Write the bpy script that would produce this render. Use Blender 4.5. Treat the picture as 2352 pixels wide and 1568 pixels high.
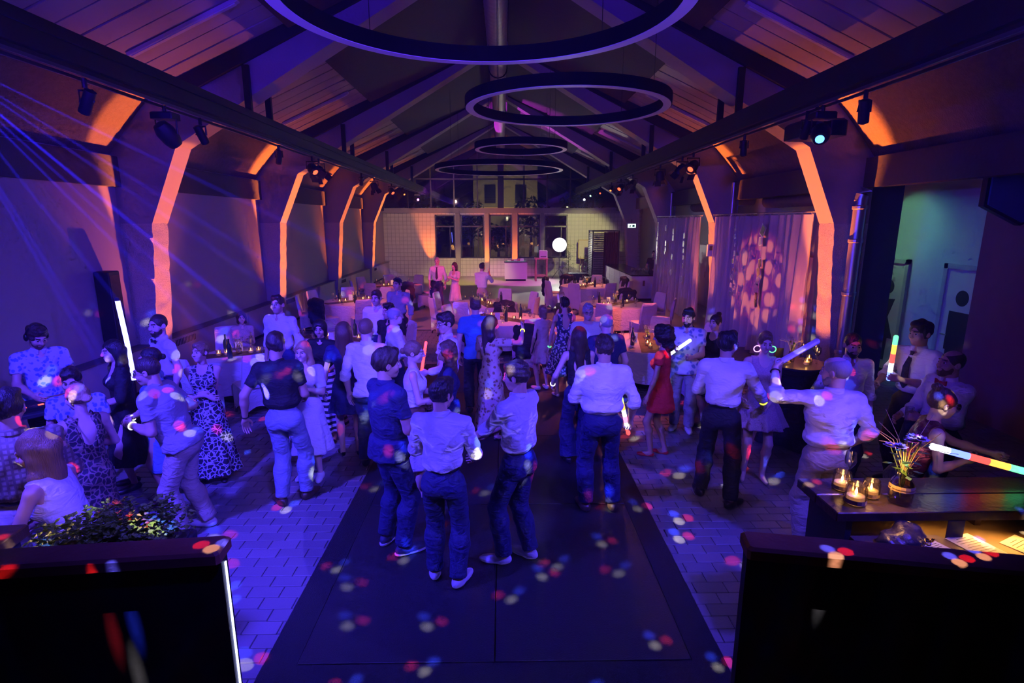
import bpy, math, random
import numpy as np
from mathutils import Vector, Matrix
for o in list(bpy.data.objects): bpy.data.objects.remove(o)
SC = bpy.context.scene
COL = SC.collection
R = math.radians
PI = math.pi
random.seed(7)

# ------------------------------------------------------------------ camera
cam_d = bpy.data.cameras.new('camera')
cam_d.sensor_width = 36.0
cam_d.lens = 36.0 * 1271.0 / 2352.0
cam_d.clip_start = 0.05
cam = bpy.data.objects.new('camera', cam_d)
COL.objects.link(cam)
cam.location = (0.11, 0.0, 2.9)
cam.rotation_euler = (R(90 - 12.2), 0, R(-0.93))
SC.camera = cam

# ------------------------------------------------------------------ view, world
SC.view_settings.view_transform = 'Standard'
SC.view_settings.look = 'None'
SC.view_settings.gamma = 1.0
SC.view_settings.use_curve_mapping = False
SC.view_settings.exposure = -0.15
SC.cycles.use_denoising = True
SC.cycles.max_bounces = 5
SC.cycles.diffuse_bounces = 2
SC.cycles.glossy_bounces = 2
SC.cycles.transmission_bounces = 5
SC.cycles.transparent_max_bounces = 8
SC.cycles.volume_bounces = 0
SC.cycles.sample_clamp_indirect = 2.0
SC.cycles.sample_clamp_direct = 12.0
SC.cycles.caustics_reflective = False
SC.cycles.caustics_refractive = False
SC.cycles.volume_step_rate = 4.0
SC.cycles.use_adaptive_sampling = True
SC.cycles.adaptive_threshold = 0.12
SC.cycles.adaptive_min_samples = 12
w = bpy.data.worlds.new('night')
SC.world = w
w.use_nodes = True
w.node_tree.nodes['Background'].inputs[0].default_value = (0.012, 0.012, 0.035, 1)
w.node_tree.nodes['Background'].inputs[1].default_value = 0.5
# thin stage haze hanging everywhere in the hall
_vs = w.node_tree.nodes.new('ShaderNodeVolumeScatter')
_vs.inputs['Color'].default_value = (.50, .45, 1.0, 1)  # blue of the stage light put into the haze colour
_vs.inputs['Density'].default_value = 0.0020
_vs.inputs['Anisotropy'].default_value = 0.2
w.node_tree.links.new(_vs.outputs[0], w.node_tree.nodes['World Output'].inputs['Volume'])

# ------------------------------------------------------------------ lights
def aim(o, target):
    d = Vector(target) - o.location
    o.rotation_euler = d.to_track_quat('-Z', 'Y').to_euler()

def lamp(name, kind, loc, energy, color, target=None, size=0.1, angle=60, blend=0.5, size_y=None):
    l = bpy.data.lights.new(name, kind)
    l.energy = energy
    l.color = color
    if kind == 'SPOT':
        l.spot_size = R(angle); l.spot_blend = blend; l.shadow_soft_size = size
    elif kind == 'POINT':
        l.shadow_soft_size = size
    elif kind == 'AREA':
        l.size = size
        if size_y: l.shape = 'RECTANGLE'; l.size_y = size_y
    o = bpy.data.objects.new(name, l)
    COL.objects.link(o)
    o.location = loc
    if target is not None: aim(o, target)
    return o

BLUE = (0.052, 0.030, 1.0)
VIOLET = (0.14, 0.03, 1.0)
ORANGE = (1.0, 0.19, 0.025)
FRAME_Y = [9.8, 15.25, 20.7, 26.1]
TRUSS_X = 3.95
# blue and violet wash high at the near end, with added fill among it
lamp('wash_light', 'SPOT', (-3.7, 2.6, 3.9), 2900, BLUE, (-1.6, 7.0, 0.0), 0.12, 100, 0.7)
lamp('wash_light', 'SPOT', (0.6, 0.9, 4.6), 1700, BLUE, (-2.4, 7.0, 0.0), 0.12, 70, 0.8)  # added blue fill for the dark left floor, no head hangs here
lamp('wash_light', 'SPOT', (3.7, 2.4, 3.9), 1300, BLUE, (-2.2, 6.6, 0.0), 0.12, 95, 0.7)
lamp('wash_light', 'SPOT', (-3.65, 7.5, 3.8), 520, VIOLET, (-0.5, 11.5, 0.5), 0.10, 80, 0.8)
lamp('wash_light', 'SPOT', (0.0, 0.6, 4.9), 330, VIOLET, (0.0, 12.0, 2.6), 0.15, 120, 0.7)
lamp('wash_light', 'SPOT', (0.2, 0.6, 4.9), 220, (0.10, 0.025, 1.0), (0.0, 9.0, 7.0), 0.15, 100, 0.8)
lamp('ceiling_fill', 'SPOT', (-3.7, 3.0, 3.75), 800, (0.05, 0.008, 1.0), (0.4, 8.0, 5.6), 0.1, 125, 0.8)  # added upward fill for ring undersides and roof frames
lamp('ceiling_fill', 'SPOT', (3.7, 3.0, 3.75), 260, (0.07, 0.01, 1.0), (-0.5, 8.0, 6.0), 0.1, 110, 0.8)  # weaker added fill from the right
lamp('wall_fill', 'SPOT', (3.7, 4.6, 3.9), 560, (0.10, 0.008, 1.0), (-6.2, 10.5, 1.6), 0.1, 56, 0.9)  # added violet fill to lift the left wall
lamp('dancer_fill', 'SPOT', (0.1, 0.4, 4.3), 120, (1.0, 0.85, 1.0), (0.1, 5.6, 0.6), 0.1, 62, 0.9)  # added pale fill that whitens the shirts, no fixture here
# orange uplights at the foot of every column
for i, y in enumerate(FRAME_Y):
    for sx in (-1, 1):
        e = 21000
        if sx > 0 and i == 3: e = 7000
        lamp('floor_uplight_lamp', 'SPOT', (sx * 5.30, y - 0.02, 0.17), 600, ORANGE, (sx * 5.56, y, 1.8), 0.02, 74, 1.0)
        lamp('floor_uplight_lamp', 'SPOT', (sx * 5.36, y - 0.02, 0.17), e, ORANGE, (sx * 5.80, y, 3.0), 0.03, 27, 0.9)
# the back of the hall
lamp('photo_lamp_light', 'AREA', (3.0, 28.45, 1.75), 130, (1.0, 0.97, 0.9), (2.6, 24.0, 0.0), 0.62)
lamp('yellow_par', 'SPOT', (4.2, 25.0, 3.8), 1300, (1.0, 0.95, 0.35), (4.3, 30.3, 1.6), 0.05, 46, 0.7)
lamp('yellow_floor_par', 'SPOT', (-1.5, 25.0, 4.1), 1100, (1.0, 0.72, 0.2), (-1.6, 28.2, 0), 0.05, 60, 0.6)
lamp('magenta_par', 'SPOT', (2.5, 24.0, 4.2), 2400, (1.0, 0.12, 0.9), (1.0, 27.4, 0.2), 0.05, 45, 0.5)
lamp('magenta_ridge', 'SPOT', (-3.6, 24.5, 3.9), 5000, (0.8, 0.04, 1.0), (1.6, 21.5, 6.9), 0.05, 34, 0.4)
lamp('white_table_spot', 'SPOT', (3.6, 24.0, 3.9), 1100, (0.9, 0.85, 1.0), (2.2, 22.0, 0), 0.05, 45, 0.5)
lamp('warm_wall_wash', 'SPOT', (-3.0, 23.5, 4.2), 650, (1.0, 0.55, 0.4), (-3.4, 30.4, 1.8), 0.1, 80, 0.8)
for x in (-3.80, -0.75, 0.755):
    lamp('pillar_uplight', 'SPOT', (x, 29.95, 0.1), 1500, ORANGE, (x, 30.30, 2.6), 0.03, 40, 0.8)
lamp('couple_spot', 'SPOT', (3.65, 13.3, 3.75), 6000, (1.0, 0.05, 0.01), (-1.7, 17.8, 1.1), 0.04, 12, 0.35)
# red light over the tables on the right and the middle
lamp('table_par', 'SPOT', (3.65, 12.9, 3.75), 1400, (1.0, 0.16, 0.13), (2.2, 12.0, 0.5), 0.05, 85, 0.7)
lamp('table_par', 'SPOT', (-3.65, 12.9, 3.75), 560, (1.0, 0.17, 0.22), (-1.6, 15.5, 0.5), 0.05, 90, 0.8)
lamp('table_par', 'SPOT', (3.65, 21.6, 3.75), 700, (1.0, 0.25, 0.2), (2.5, 18.0, 0.5), 0.05, 90, 0.8)
# green light on the washroom wall
lamp('green_wall_light', 'SPOT', (6.75, 10.6, 3.55), 60, (0.28, 1.0, 0.55), (7.6, 9.9, 1.8), 0.05, 110, 1.0)
lamp('cyan_wall_light', 'SPOT', (3.65, 6.5, 3.75), 80, (0.05, 0.18, 1.0), (7.6, 9.2, 2.0), 0.05, 50, 0.8)

# gobo lights: the pattern is in the beam itself
def gobo(o, scale, thr, offset, soft=0.35, stretch=(1, 1, 1), rand=1.0):
    l = o.data
    l.use_nodes = True
    nt = l.node_tree
    em = nt.nodes['Emission']
    tc = nt.nodes.new('ShaderNodeTexCoord')
    sp = nt.nodes.new('ShaderNodeSeparateXYZ'); cb = nt.nodes.new('ShaderNodeCombineXYZ')
    nt.links.new(tc.outputs['Normal'], sp.inputs[0])
    for ax in 'XY':
        dv = nt.nodes.new('ShaderNodeMath'); dv.operation = 'DIVIDE'
        nt.links.new(sp.outputs[ax], dv.inputs[0]); nt.links.new(sp.outputs['Z'], dv.inputs[1])
        nt.links.new(dv.outputs[0], cb.inputs[ax])
    mp = nt.nodes.new('ShaderNodeMapping')
    mp.inputs['Location'].default_value = offset
    mp.inputs['Scale'].default_value = stretch
    vo = nt.nodes.new('ShaderNodeTexVoronoi')
    vo.inputs['Scale'].default_value = scale
    mr = nt.nodes.new('ShaderNodeMapRange')
    mr.inputs['From Min'].default_value = thr
    mr.inputs['From Max'].default_value = thr * (1 - soft)
    vo.voronoi_dimensions = '2D'; vo.inputs['Randomness'].default_value = rand
    nt.links.new(cb.outputs[0], mp.inputs['Vector'])
    nt.links.new(mp.outputs['Vector'], vo.inputs['Vector'])
    nt.links.new(vo.outputs['Distance'], mr.inputs['Value'])
    nt.links.new(mr.outputs['Result'], em.inputs['Strength'])

for sx, seed in ((-1, 3.7), (1, 9.2)):
    for k, (c, e, off) in enumerate((((1.0, 0.9, 0.75), 8000, (0, 0, 0)),
                                     ((1.0, 0.03, 0.04), 10000, (0.048 * sx, 0.006, 0)),
                                     ((0.03, 0.06, 1.0), 17000, (0.006, 0.042, 0)))):
        o = lamp('disco_light', 'SPOT', (sx * 1.5, 1.3, 4.55), e, c, (sx * 0.3, 4.6, 0.0), 0.004, 88, 0.25)
        gobo(o, 6.8, 0.078, (seed + off[0] * .45, seed * .7 + off[1] * .45, 0), 0.85)
o = lamp('moving_head_gobo', 'SPOT', (-3.55, 7.6, 3.75), 17000, (1.0, 0.30, 0.05), (5.75, 12.2, 1.55), 0.01, 12.5, 0.5)
gobo(o, 62, 0.42, (1.3, 0.4, 0.0), 0.7, stretch=(1, 0.42, 1))
o = lamp('moving_head_red', 'SPOT', (-3.55, 7.6, 3.75), 7000, (1.0, 0.03, 0.01), (5.75, 12.2, 1.65), 0.02, 13, 0.9)
# pencil beams from the moving head just outside the upper left of the picture
for tx, ty, tz in ((-2.25, 5.3, 1.25), (-4.5, 6.9, 0.2), (-3.4, 8.8, 0.3), (-1.6, 6.3, 0.7), (-2.6, 11.5, 0.7), (-4.9, 8.6, 0.2), (-1.0, 4.55, 1.2), (-0.6, 13.5, 0.7), (-3.9, 12.6, 0.5), (-4.1, 6.2, 0.3)):
    lamp('beam_light', 'SPOT', (-3.95, 4.2, 4.12), 1600000, (0.04, 0.03, 1.0), (tx, ty, tz), 0.008, 1.2, 0.4)
# ------------------------------------------------------------------ helpers
MATS = {}
def mat(name, color=(0.5, 0.5, 0.5), rough=0.6, metal=0.0, var=0.12, vscale=6.0, bump=0.0, bscale=40.0,
        emit=None, estr=0.0, trans=0.0, alpha=1.0, spec=None, sheen=0.0, color2=None, thin=None):
    if name in MATS: return MATS[name]
    m = bpy.data.materials.new(name); MATS[name] = m
    m.use_nodes = True
    nt = m.node_tree; b = nt.nodes['Principled BSDF']
    b.inputs['Roughness'].default_value = rough
    b.inputs['Metallic'].default_value = metal
    b.inputs['Transmission Weight'].default_value = trans
    b.inputs['Alpha'].default_value = alpha
    if spec is not None: b.inputs['Specular IOR Level'].default_value = spec
    if sheen: b.inputs['Sheen Weight'].default_value = sheen
    tc = nt.nodes.new('ShaderNodeTexCoord')
    nz = nt.nodes.new('ShaderNodeTexNoise')
    nz.inputs['Scale'].default_value = vscale; nz.inputs['Detail'].default_value = 4
    nt.links.new(tc.outputs['Object'], nz.inputs['Vector'])
    mx = nt.nodes.new('ShaderNodeMix'); mx.data_type = 'RGBA'
    a = [min(1, c * (1 + var)) for c in color]; d = color2 or [c * (1 - var) for c in color]
    mx.inputs[6].default_value = (*a, 1); mx.inputs[7].default_value = (*d, 1)
    nt.links.new(nz.outputs['Fac'], mx.inputs[0])
    nt.links.new(mx.outputs[2], b.inputs['Base Color'])
    if bump:
        n2 = nt.nodes.new('ShaderNodeTexNoise'); n2.inputs['Scale'].default_value = bscale
        n2.inputs['Detail'].default_value = 3
        nt.links.new(tc.outputs['Object'], n2.inputs['Vector'])
        bp = nt.nodes.new('ShaderNodeBump'); bp.inputs['Strength'].default_value = bump
        bp.inputs['Distance'].default_value = 0.02
        nt.links.new(n2.outputs['Fac'], bp.inputs['Height'])
        nt.links.new(bp.outputs['Normal'], b.inputs['Normal'])
    if emit:
        b.inputs['Emission Color'].default_value = (*emit, 1)
        b.inputs['Emission Strength'].default_value = estr
    return m

def pattern_mat(name, kind, c1, c2, scale=20.0, thr=0.5, rough=0.7, soft=0.02):
    """two-tone printed cloth: leopard / floral / check / stripe / tile"""
    if name in MATS: return MATS[name]
    m = mat(name, c1, rough)
    nt = m.node_tree; b = nt.nodes['Principled BSDF']
    tc = nt.nodes.new('ShaderNodeTexCoord')
    mx = nt.nodes.new('ShaderNodeMix'); mx.data_type = 'RGBA'
    mx.inputs[6].default_value = (*c1, 1); mx.inputs[7].default_value = (*c2, 1)
    mr = nt.nodes.new('ShaderNodeMapRange')
    mr.inputs['From Min'].default_value = thr - soft; mr.inputs['From Max'].default_value = thr + soft
    if kind in ('leopard', 'floral'):
        nz = nt.nodes.new('ShaderNodeTexNoise'); nz.inputs['Scale'].default_value = scale * .5
        nt.links.new(tc.outputs['Object'], nz.inputs['Vector'])
        ad = nt.nodes.new('ShaderNodeVectorMath'); ad.operation = 'MULTIPLY_ADD'
        ad.inputs[1].default_value = (1.6 / scale,) * 3
        nt.links.new(nz.outputs['Color'], ad.inputs[0]); nt.links.new(tc.outputs['Object'], ad.inputs[2])
        t = nt.nodes.new('ShaderNodeTexVoronoi'); t.inputs['Scale'].default_value = scale
        if kind == 'leopard': t.feature = 'DISTANCE_TO_EDGE'
        nt.links.new(ad.outputs[0], t.inputs['Vector'])
        nt.links.new(t.outputs['Distance'], mr.inputs['Value'])
    elif kind == 'stripe':
        t = nt.nodes.new('ShaderNodeTexWave'); t.bands_direction = 'Z'; t.inputs['Scale'].default_value = scale
        nt.links.new(tc.outputs['Object'], t.inputs['Vector'])
        nt.links.new(t.outputs['Fac'], mr.inputs['Value'])
    elif kind == 'check':
        t = nt.nodes.new('ShaderNodeTexWave'); t.bands_direction = 'Z'; t.inputs['Scale'].default_value = scale
        t2 = nt.nodes.new('ShaderNodeTexWave'); t2.bands_direction = 'X'; t2.inputs['Scale'].default_value = scale
        for q in (t, t2): nt.links.new(tc.outputs['Object'], q.inputs['Vector'])
        mn = nt.nodes.new('ShaderNodeMath'); mn.operation = 'MINIMUM'
        nt.links.new(t.outputs['Fac'], mn.inputs[0]); nt.links.new(t2.outputs['Fac'], mn.inputs[1])
        nt.links.new(mn.outputs[0], mr.inputs['Value'])
    nt.links.new(mr.outputs['Result'], mx.inputs[0])
    for l in list(b.inputs['Base Color'].links): nt.links.remove(l)
    nt.links.new(mx.outputs[2], b.inputs['Base Color'])
    return m

class MB:
    """collects shapes, builds ONE mesh"""
    def __init__(s): s.v = []; s.f = []
    def add(s, vs, fs):
        n = len(s.v); s.v += [tuple(q) for q in vs]; s.f += [tuple(i + n for i in q) for q in fs]; return s
    def box(s, x0, x1, y0, y1, z0, z1, M=None):
        vs = [Vector(q) for q in ((x0,y0,z0),(x1,y0,z0),(x1,y1,z0),(x0,y1,z0),(x0,y0,z1),(x1,y0,z1),(x1,y1,z1),(x0,y1,z1))]
        if M: vs = [M @ q for q in vs]
        return s.add(vs, [(0,3,2,1),(4,5,6,7),(0,1,5,4),(1,2,6,5),(2,3,7,6),(3,0,4,7)])
    def bbox(s, x0, x1, y0, y1, z0, z1, b=0.01):
        """box with chamfered vertical and top edges"""
        pr = [(x0+b,y0),(x1-b,y0),(x1,y0+b),(x1,y1-b),(x1-b,y1),(x0+b,y1),(x0,y1-b),(x0,y0+b)]
        cx, cy = (x0+x1)/2, (y0+y1)/2
        ins = [(cx+(px-cx)*(1-2*b/max(x1-x0,1e-6)), cy+(py-cy)*(1-2*b/max(y1-y0,1e-6))) for px,py in pr]
        rings = [[(p[0],p[1],z0) for p in pr], [(p[0],p[1],z1-b) for p in pr], [(p[0],p[1],z1) for p in ins]]
        return s.rings(rings, True, True)
    def rings(s, rings, cap0=True, cap1=True, closed=True):
        n = len(rings[0]); vs = [q for r in rings for q in r]; fs = []
        for i in range(len(rings)-1):
            for j in range(n if closed else n-1):
                k = (j+1) % n
                fs.append((i*n+j, i*n+k, (i+1)*n+k, (i+1)*n+j))
        if cap0: fs.append(tuple(range(n-1,-1,-1)))
        if cap1: fs.append(tuple((len(rings)-1)*n+j for j in range(n)))
        return s.add(vs, fs)
    def lathe(s, prof, c=(0,0,0), n=20, cap0=True, cap1=True):
        return s.rings([[(c[0]+r*math.cos(2*PI*j/n), c[1]+r*math.sin(2*PI*j/n), c[2]+z) for j in range(n)] for r,z in prof], cap0, cap1)
    def tube(s, pts, r, n=8, cap=True):
        pts = [Vector(q) for q in pts]; rr = r if hasattr(r,'__len__') else [r]*len(pts); rings = []
        up = Vector((0,0,1))
        for i,p in enumerate(pts):
            d = (pts[min(i+1,len(pts)-1)]-pts[max(i-1,0)]).normalized()
            a = d.cross(up if abs(d.z) < .95 else Vector((1,0,0))).normalized(); b = d.cross(a)
            rings.append([tuple(p + a*rr[i]*math.cos(2*PI*j/n) + b*rr[i]*math.sin(2*PI*j/n)) for j in range(n)])
        return s.rings(rings, cap, cap)
    def prism(s, poly, y0, y1):
        """polygon in x,z extruded along y"""
        n = len(poly)
        vs = [(x,y0,z) for x,z in poly] + [(x,y1,z) for x,z in poly]
        fs = [tuple(range(n)), tuple(range(2*n-1,n-1,-1))] + [(j, j+n, (j+1)%n+n, (j+1)%n) for j in range(n)]
        return s.add(vs, fs)
    def torus(s, R0, r, c=(0,0,0), n=24, m=6, M=None):
        vs = []; fs = []
        for i in range(n):
            a = 2*PI*i/n
            for j in range(m):
                t = 2*PI*j/m
                q = Vector(((R0+r*math.cos(t))*math.cos(a), (R0+r*math.cos(t))*math.sin(a), r*math.sin(t)))
                if M: q = M @ q
                vs.append(q + Vector(c))
        for i in range(n):
            for j in range(m):
                fs.append((i*m+j, ((i+1)%n)*m+j, ((i+1)%n)*m+(j+1)%m, i*m+(j+1)%m))
        return s.add(vs, fs)
    def ball(s, c, r, n=10, m=6, M=None):
        rx, ry, rz = r if hasattr(r,'__len__') else (r,r,r)
        rings = []
        for i in range(m+1):
            t = PI*(i/m) ; q = max(math.sin(t), .02)
            rings.append([tuple(Vector(c) + ((M or Matrix.Identity(3)) @ Vector((rx*q*math.cos(2*PI*j/n), ry*q*math.sin(2*PI*j/n), -rz*math.cos(t))))) for j in range(n)])
        return s.rings(rings, True, True)
    def mesh(s, name, m=None, smooth=False):
        me = bpy.data.meshes.new(name); me.from_pydata(s.v, [], s.f); me.update()
        if m: me.materials.append(m)
        if smooth:
            me.polygons.foreach_set('use_smooth', [True]*len(me.polygons))
            try: me.set_sharp_from_angle(angle=R(40))
            except Exception: pass
        return me
    def build(s, name, m, parent=None, smooth=False, loc=None):
        o = bpy.data.objects.new(name, s.mesh(name, m, smooth)); COL.objects.link(o)
        if parent: o.parent = parent
        if loc: o.location = loc
        return o

def tag(o, label=None, cat=None, group=None, kind=None):
    if label: o['label'] = label
    if cat: o['category'] = cat
    if group: o['group'] = group
    if kind: o['kind'] = kind
    return o
def empty(name, loc=(0,0,0), rz=0.0, label=None, cat=None, group=None, kind=None):
    o = bpy.data.objects.new(name, None); COL.objects.link(o)
    o.location = loc; o.rotation_euler = (0,0,rz); o.empty_display_size = .1
    return tag(o, label, cat, group, kind)
def put(name, me, parent=None, loc=(0,0,0), rot=(0,0,0)):
    o = bpy.data.objects.new(name, me); COL.objects.link(o)
    if parent: o.parent = parent
    o.location = loc; o.rotation_euler = rot
    return o
KIDS = {}
def copy_tree(o, parent=None):
    c = o.copy(); COL.objects.link(c)
    if parent: c.parent = parent
    for ch in list(o.children): copy_tree(ch, c)
    return c
# ------------------------------------------------------------------ materials of the shell
M_GROUT = mat('tile_grout', (0.05, 0.045, 0.05), .9)
M_TILE = mat('floor_tile_clay', (0.19, 0.175, 0.185), .42, var=.18, vscale=1.7, bump=.15, bscale=60)
M_TILE2 = mat('floor_tile_clay_pale', (0.225, 0.205, 0.215), .4, var=.15, vscale=2.1, bump=.15, bscale=50)
M_RUN = mat('black_mat_border', (0.014, 0.014, 0.016), .75, bump=.8, bscale=180)
M_RUN2 = mat('black_mat_sheet', (0.02, 0.02, 0.024), .38, bump=.25, bscale=120, vscale=3)
M_CONC = mat('painted_concrete', (0.30, 0.27, 0.30), .8, var=.1, vscale=2.5, bump=.25, bscale=30)
M_ROUGH = mat('roughcast_concrete', (0.50, 0.46, 0.44), .95, var=.3, vscale=45, bump=1.0, bscale=75)
M_PLASTER = mat('white_wall_plaster', (0.33, 0.29, 0.32), .85, var=.05, vscale=1.2, bump=.08, bscale=20)
M_DARK = mat('dark_ceiling_board', (0.035, 0.032, 0.035), .85, bump=.3, bscale=18)
M_COVE = mat('dark_rough_cove', (0.13, 0.10, 0.09), .95, var=.3, vscale=14, bump=.8, bscale=45)
M_BLACKTOP = mat('black_gap_shade', (.012, .011, .012), .8)
M_BLACK = mat('black_steel', (0.012, 0.012, 0.014), .45, metal=.3)
M_PLANK = mat('white_ceiling_board', (0.40, 0.36, 0.36), .6, var=.08, vscale=3)
M_WAIN = mat('wall_cabinet_board', (0.42, 0.38, 0.38), .6, var=.06)
M_STEEL = mat('galvanised_steel', (0.55, 0.55, 0.57), .3, metal=.9, bump=.05)
M_GREENW = mat('pale_washroom_wall', (0.50, 0.55, 0.52), .8, var=.05, bump=.08, bscale=20)
M_STAGE = mat('pale_stage_floor', (0.36, 0.34, 0.31), .35, var=.12, vscale=1.5)

CAMX, CAMZ = 0.11, 2.9
# ------------------------------------------------------------------ floor and its tiles
floor = MB().box(-6.6, 9.6, -2.0, 30.8, -0.2, -0.008).build('floor', M_GROUT); tag(floor, kind='structure')
TW, TD, GAP = 0.256, 0.134, 0.007
RUN_X0, RUN_X1, RUN_Y1 = -1.50, 1.60, 11.2
t1 = MB().bbox(-TW/2+GAP/2, TW/2-GAP/2, -TD/2+GAP/2, TD/2-GAP/2, -.008, 0, .003).mesh('floor_tile', M_TILE)
t2 = MB().bbox(-TW/2+GAP/2, TW/2-GAP/2, -TD/2+GAP/2, TD/2-GAP/2, -.008, 0, .003).mesh('floor_tile', M_TILE2)
cands = []
ny = int((15.0 - 1.2) / TD)
for j in range(ny):
    y = 1.2 + (j + .5) * TD
    off = (j % 2) * TW / 2 + ((j * 7919) % 13 - 6) * .002
    for i in range(-26, 32):
        x = i * TW + off
        if x < -6.4 or x > 7.6: continue
        xa, xb = x - TW/2 + GAP/2, x + TW/2 - GAP/2
        if 2.6 < y < RUN_Y1:                            # tiles are cut along the mat
            if xa < RUN_X0 < xb: xb = RUN_X0 - .004
            elif xa < RUN_X1 < xb: xa = RUN_X1 + .004
            elif RUN_X0 <= xa and xb <= RUN_X1: continue
        if xb - xa < .015: continue
        dd = y * math.cos(R(12.2)) + 2.9 * math.sin(R(12.2))
        u = 1155 + (x - CAMX) / dd * 1271
        area = 1.0 / dd ** 3
        vis = (600 < u < 1660 and y > 2.9) or (430 < u < 860 and 4.2 < y < 8.5) or (1440 < u < 1840 and 3.7 < y < 8)
        cands.append((-(area if vis else area * .01) * (xb - xa), (xa + xb) / 2, y, xb - xa))
cands.sort()
stuff = MB()
for k, (a, x, y, wd_) in enumerate(cands):
    if k < 300:
        o = put('tile', t1 if (k * 31) % 3 else t2, floor, (x, y, random.uniform(-.0012, .0004))); o.scale.x = wd_ / (TW - GAP)
    else:
        dz = random.uniform(-.0012, .0004)
        hx, hy = wd_/2, TD/2-GAP/2
        stuff.add([(x-hx,y-hy,-.008),(x+hx,y-hy,-.008),(x+hx,y+hy,-.008),(x-hx,y+hy,-.008),(x-hx+.003,y-hy+.003,dz),(x+hx-.003,y-hy+.003,dz),(x+hx-.003,y+hy-.003,dz),(x-hx+.003,y+hy-.003,dz)],
                  [(4,5,6,7),(0,1,5,4),(1,2,6,5),(2,3,7,6),(3,0,4,7)])
tag(stuff.build('tile_field', M_TILE, floor), kind='stuff')
# smooth pale floor towards the stage
MB().box(-6.4, 7.7, 15.02, 30.5, -.008, 0.0).build('stage_floor', M_STAGE, floor)

# black dance mats laid down the middle
dm = empty('dance_mat', (0.05, 0, 0), 0, 'long black dance floor mat laid down the middle of the hall', 'mat')
MB().box(-1.55, -1.33, 2.6, RUN_Y1, 0.0, .006).build('border', M_RUN, dm)
MB().box(1.33, 1.55, 2.6, RUN_Y1, 0.0, .006).build('border', M_RUN, dm)
MB().box(-1.33, 1.33, 2.6, 3.18, 0.0, .006).build('border', M_RUN, dm)
for k, (y0, y1) in enumerate(((3.19, 5.3), (5.31, 7.2), (7.21, 9.2), (9.21, RUN_Y1))):
    for xa, xb in ((-1.325, -.01), (0.0, 1.325)):
        MB().bbox(xa, xb, y0, y1, 0, .008, .003).build('sheet', M_RUN2, dm)

# ------------------------------------------------------------------ portal frames
def zs(x): return 4.11 + .589 * (5.21 - abs(x))      # soffit of the rafters
def zr(x): return 5.99 - .446 * (abs(x) - 3.2)       # roof line
ords = ('nearest', 'second', 'third', 'farthest')
for i, y in enumerate(FRAME_Y):
    pf = empty('portal_frame', (0, y, 0), 0, ords[i] + ' cranked concrete portal frame lit orange by floor lamps', 'beam', 'concrete portal frames')
    for sx in (-1, 1):
        # roughcast lower post with slightly broken arris
        n = 26; prof = []
        rings = []
        for k in range(n):
            z = 2.87 * k / (n - 1); xi = 6.02 + (5.765 - 6.02) * k / (n - 1)
            j = lambda: random.uniform(-.010, .010)
            pts = [(xi + j(), -.225 + j()), (xi + j(), -.10), (xi + j(), .10), (xi + j(), .225 + j()), (6.36, .225), (6.36, -.225)]
            rings.append([(sx * a, b, z) for a, b in pts])
        mb = MB().rings(rings, True, True)
        mb.build('post', M_ROUGH, pf)
        mb = MB()
        poly = [(5.765, 2.87), (6.36, 2.87), (6.36, zr(6.36)), (3.2, zr(3.2)), (0.0, zr(0)), (0.0, zs(0)), (3.0, zs(3.0)), (5.21, 4.11)]
        poly = [(sx * a, b) for a, b in poly]
        if sx > 0: poly = poly[::-1]
        mb.prism(poly, -.225, .225)
        mb.build('rafter', M_CONC, pf)
        # dark strip standing in for the shadow gap between rafter and roof
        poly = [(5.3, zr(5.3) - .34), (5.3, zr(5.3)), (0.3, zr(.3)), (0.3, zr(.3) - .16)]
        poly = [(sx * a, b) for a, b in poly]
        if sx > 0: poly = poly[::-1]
        MB().prism(poly, -.30, .30).build('gap_shade', M_BLACKTOP, pf)

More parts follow.
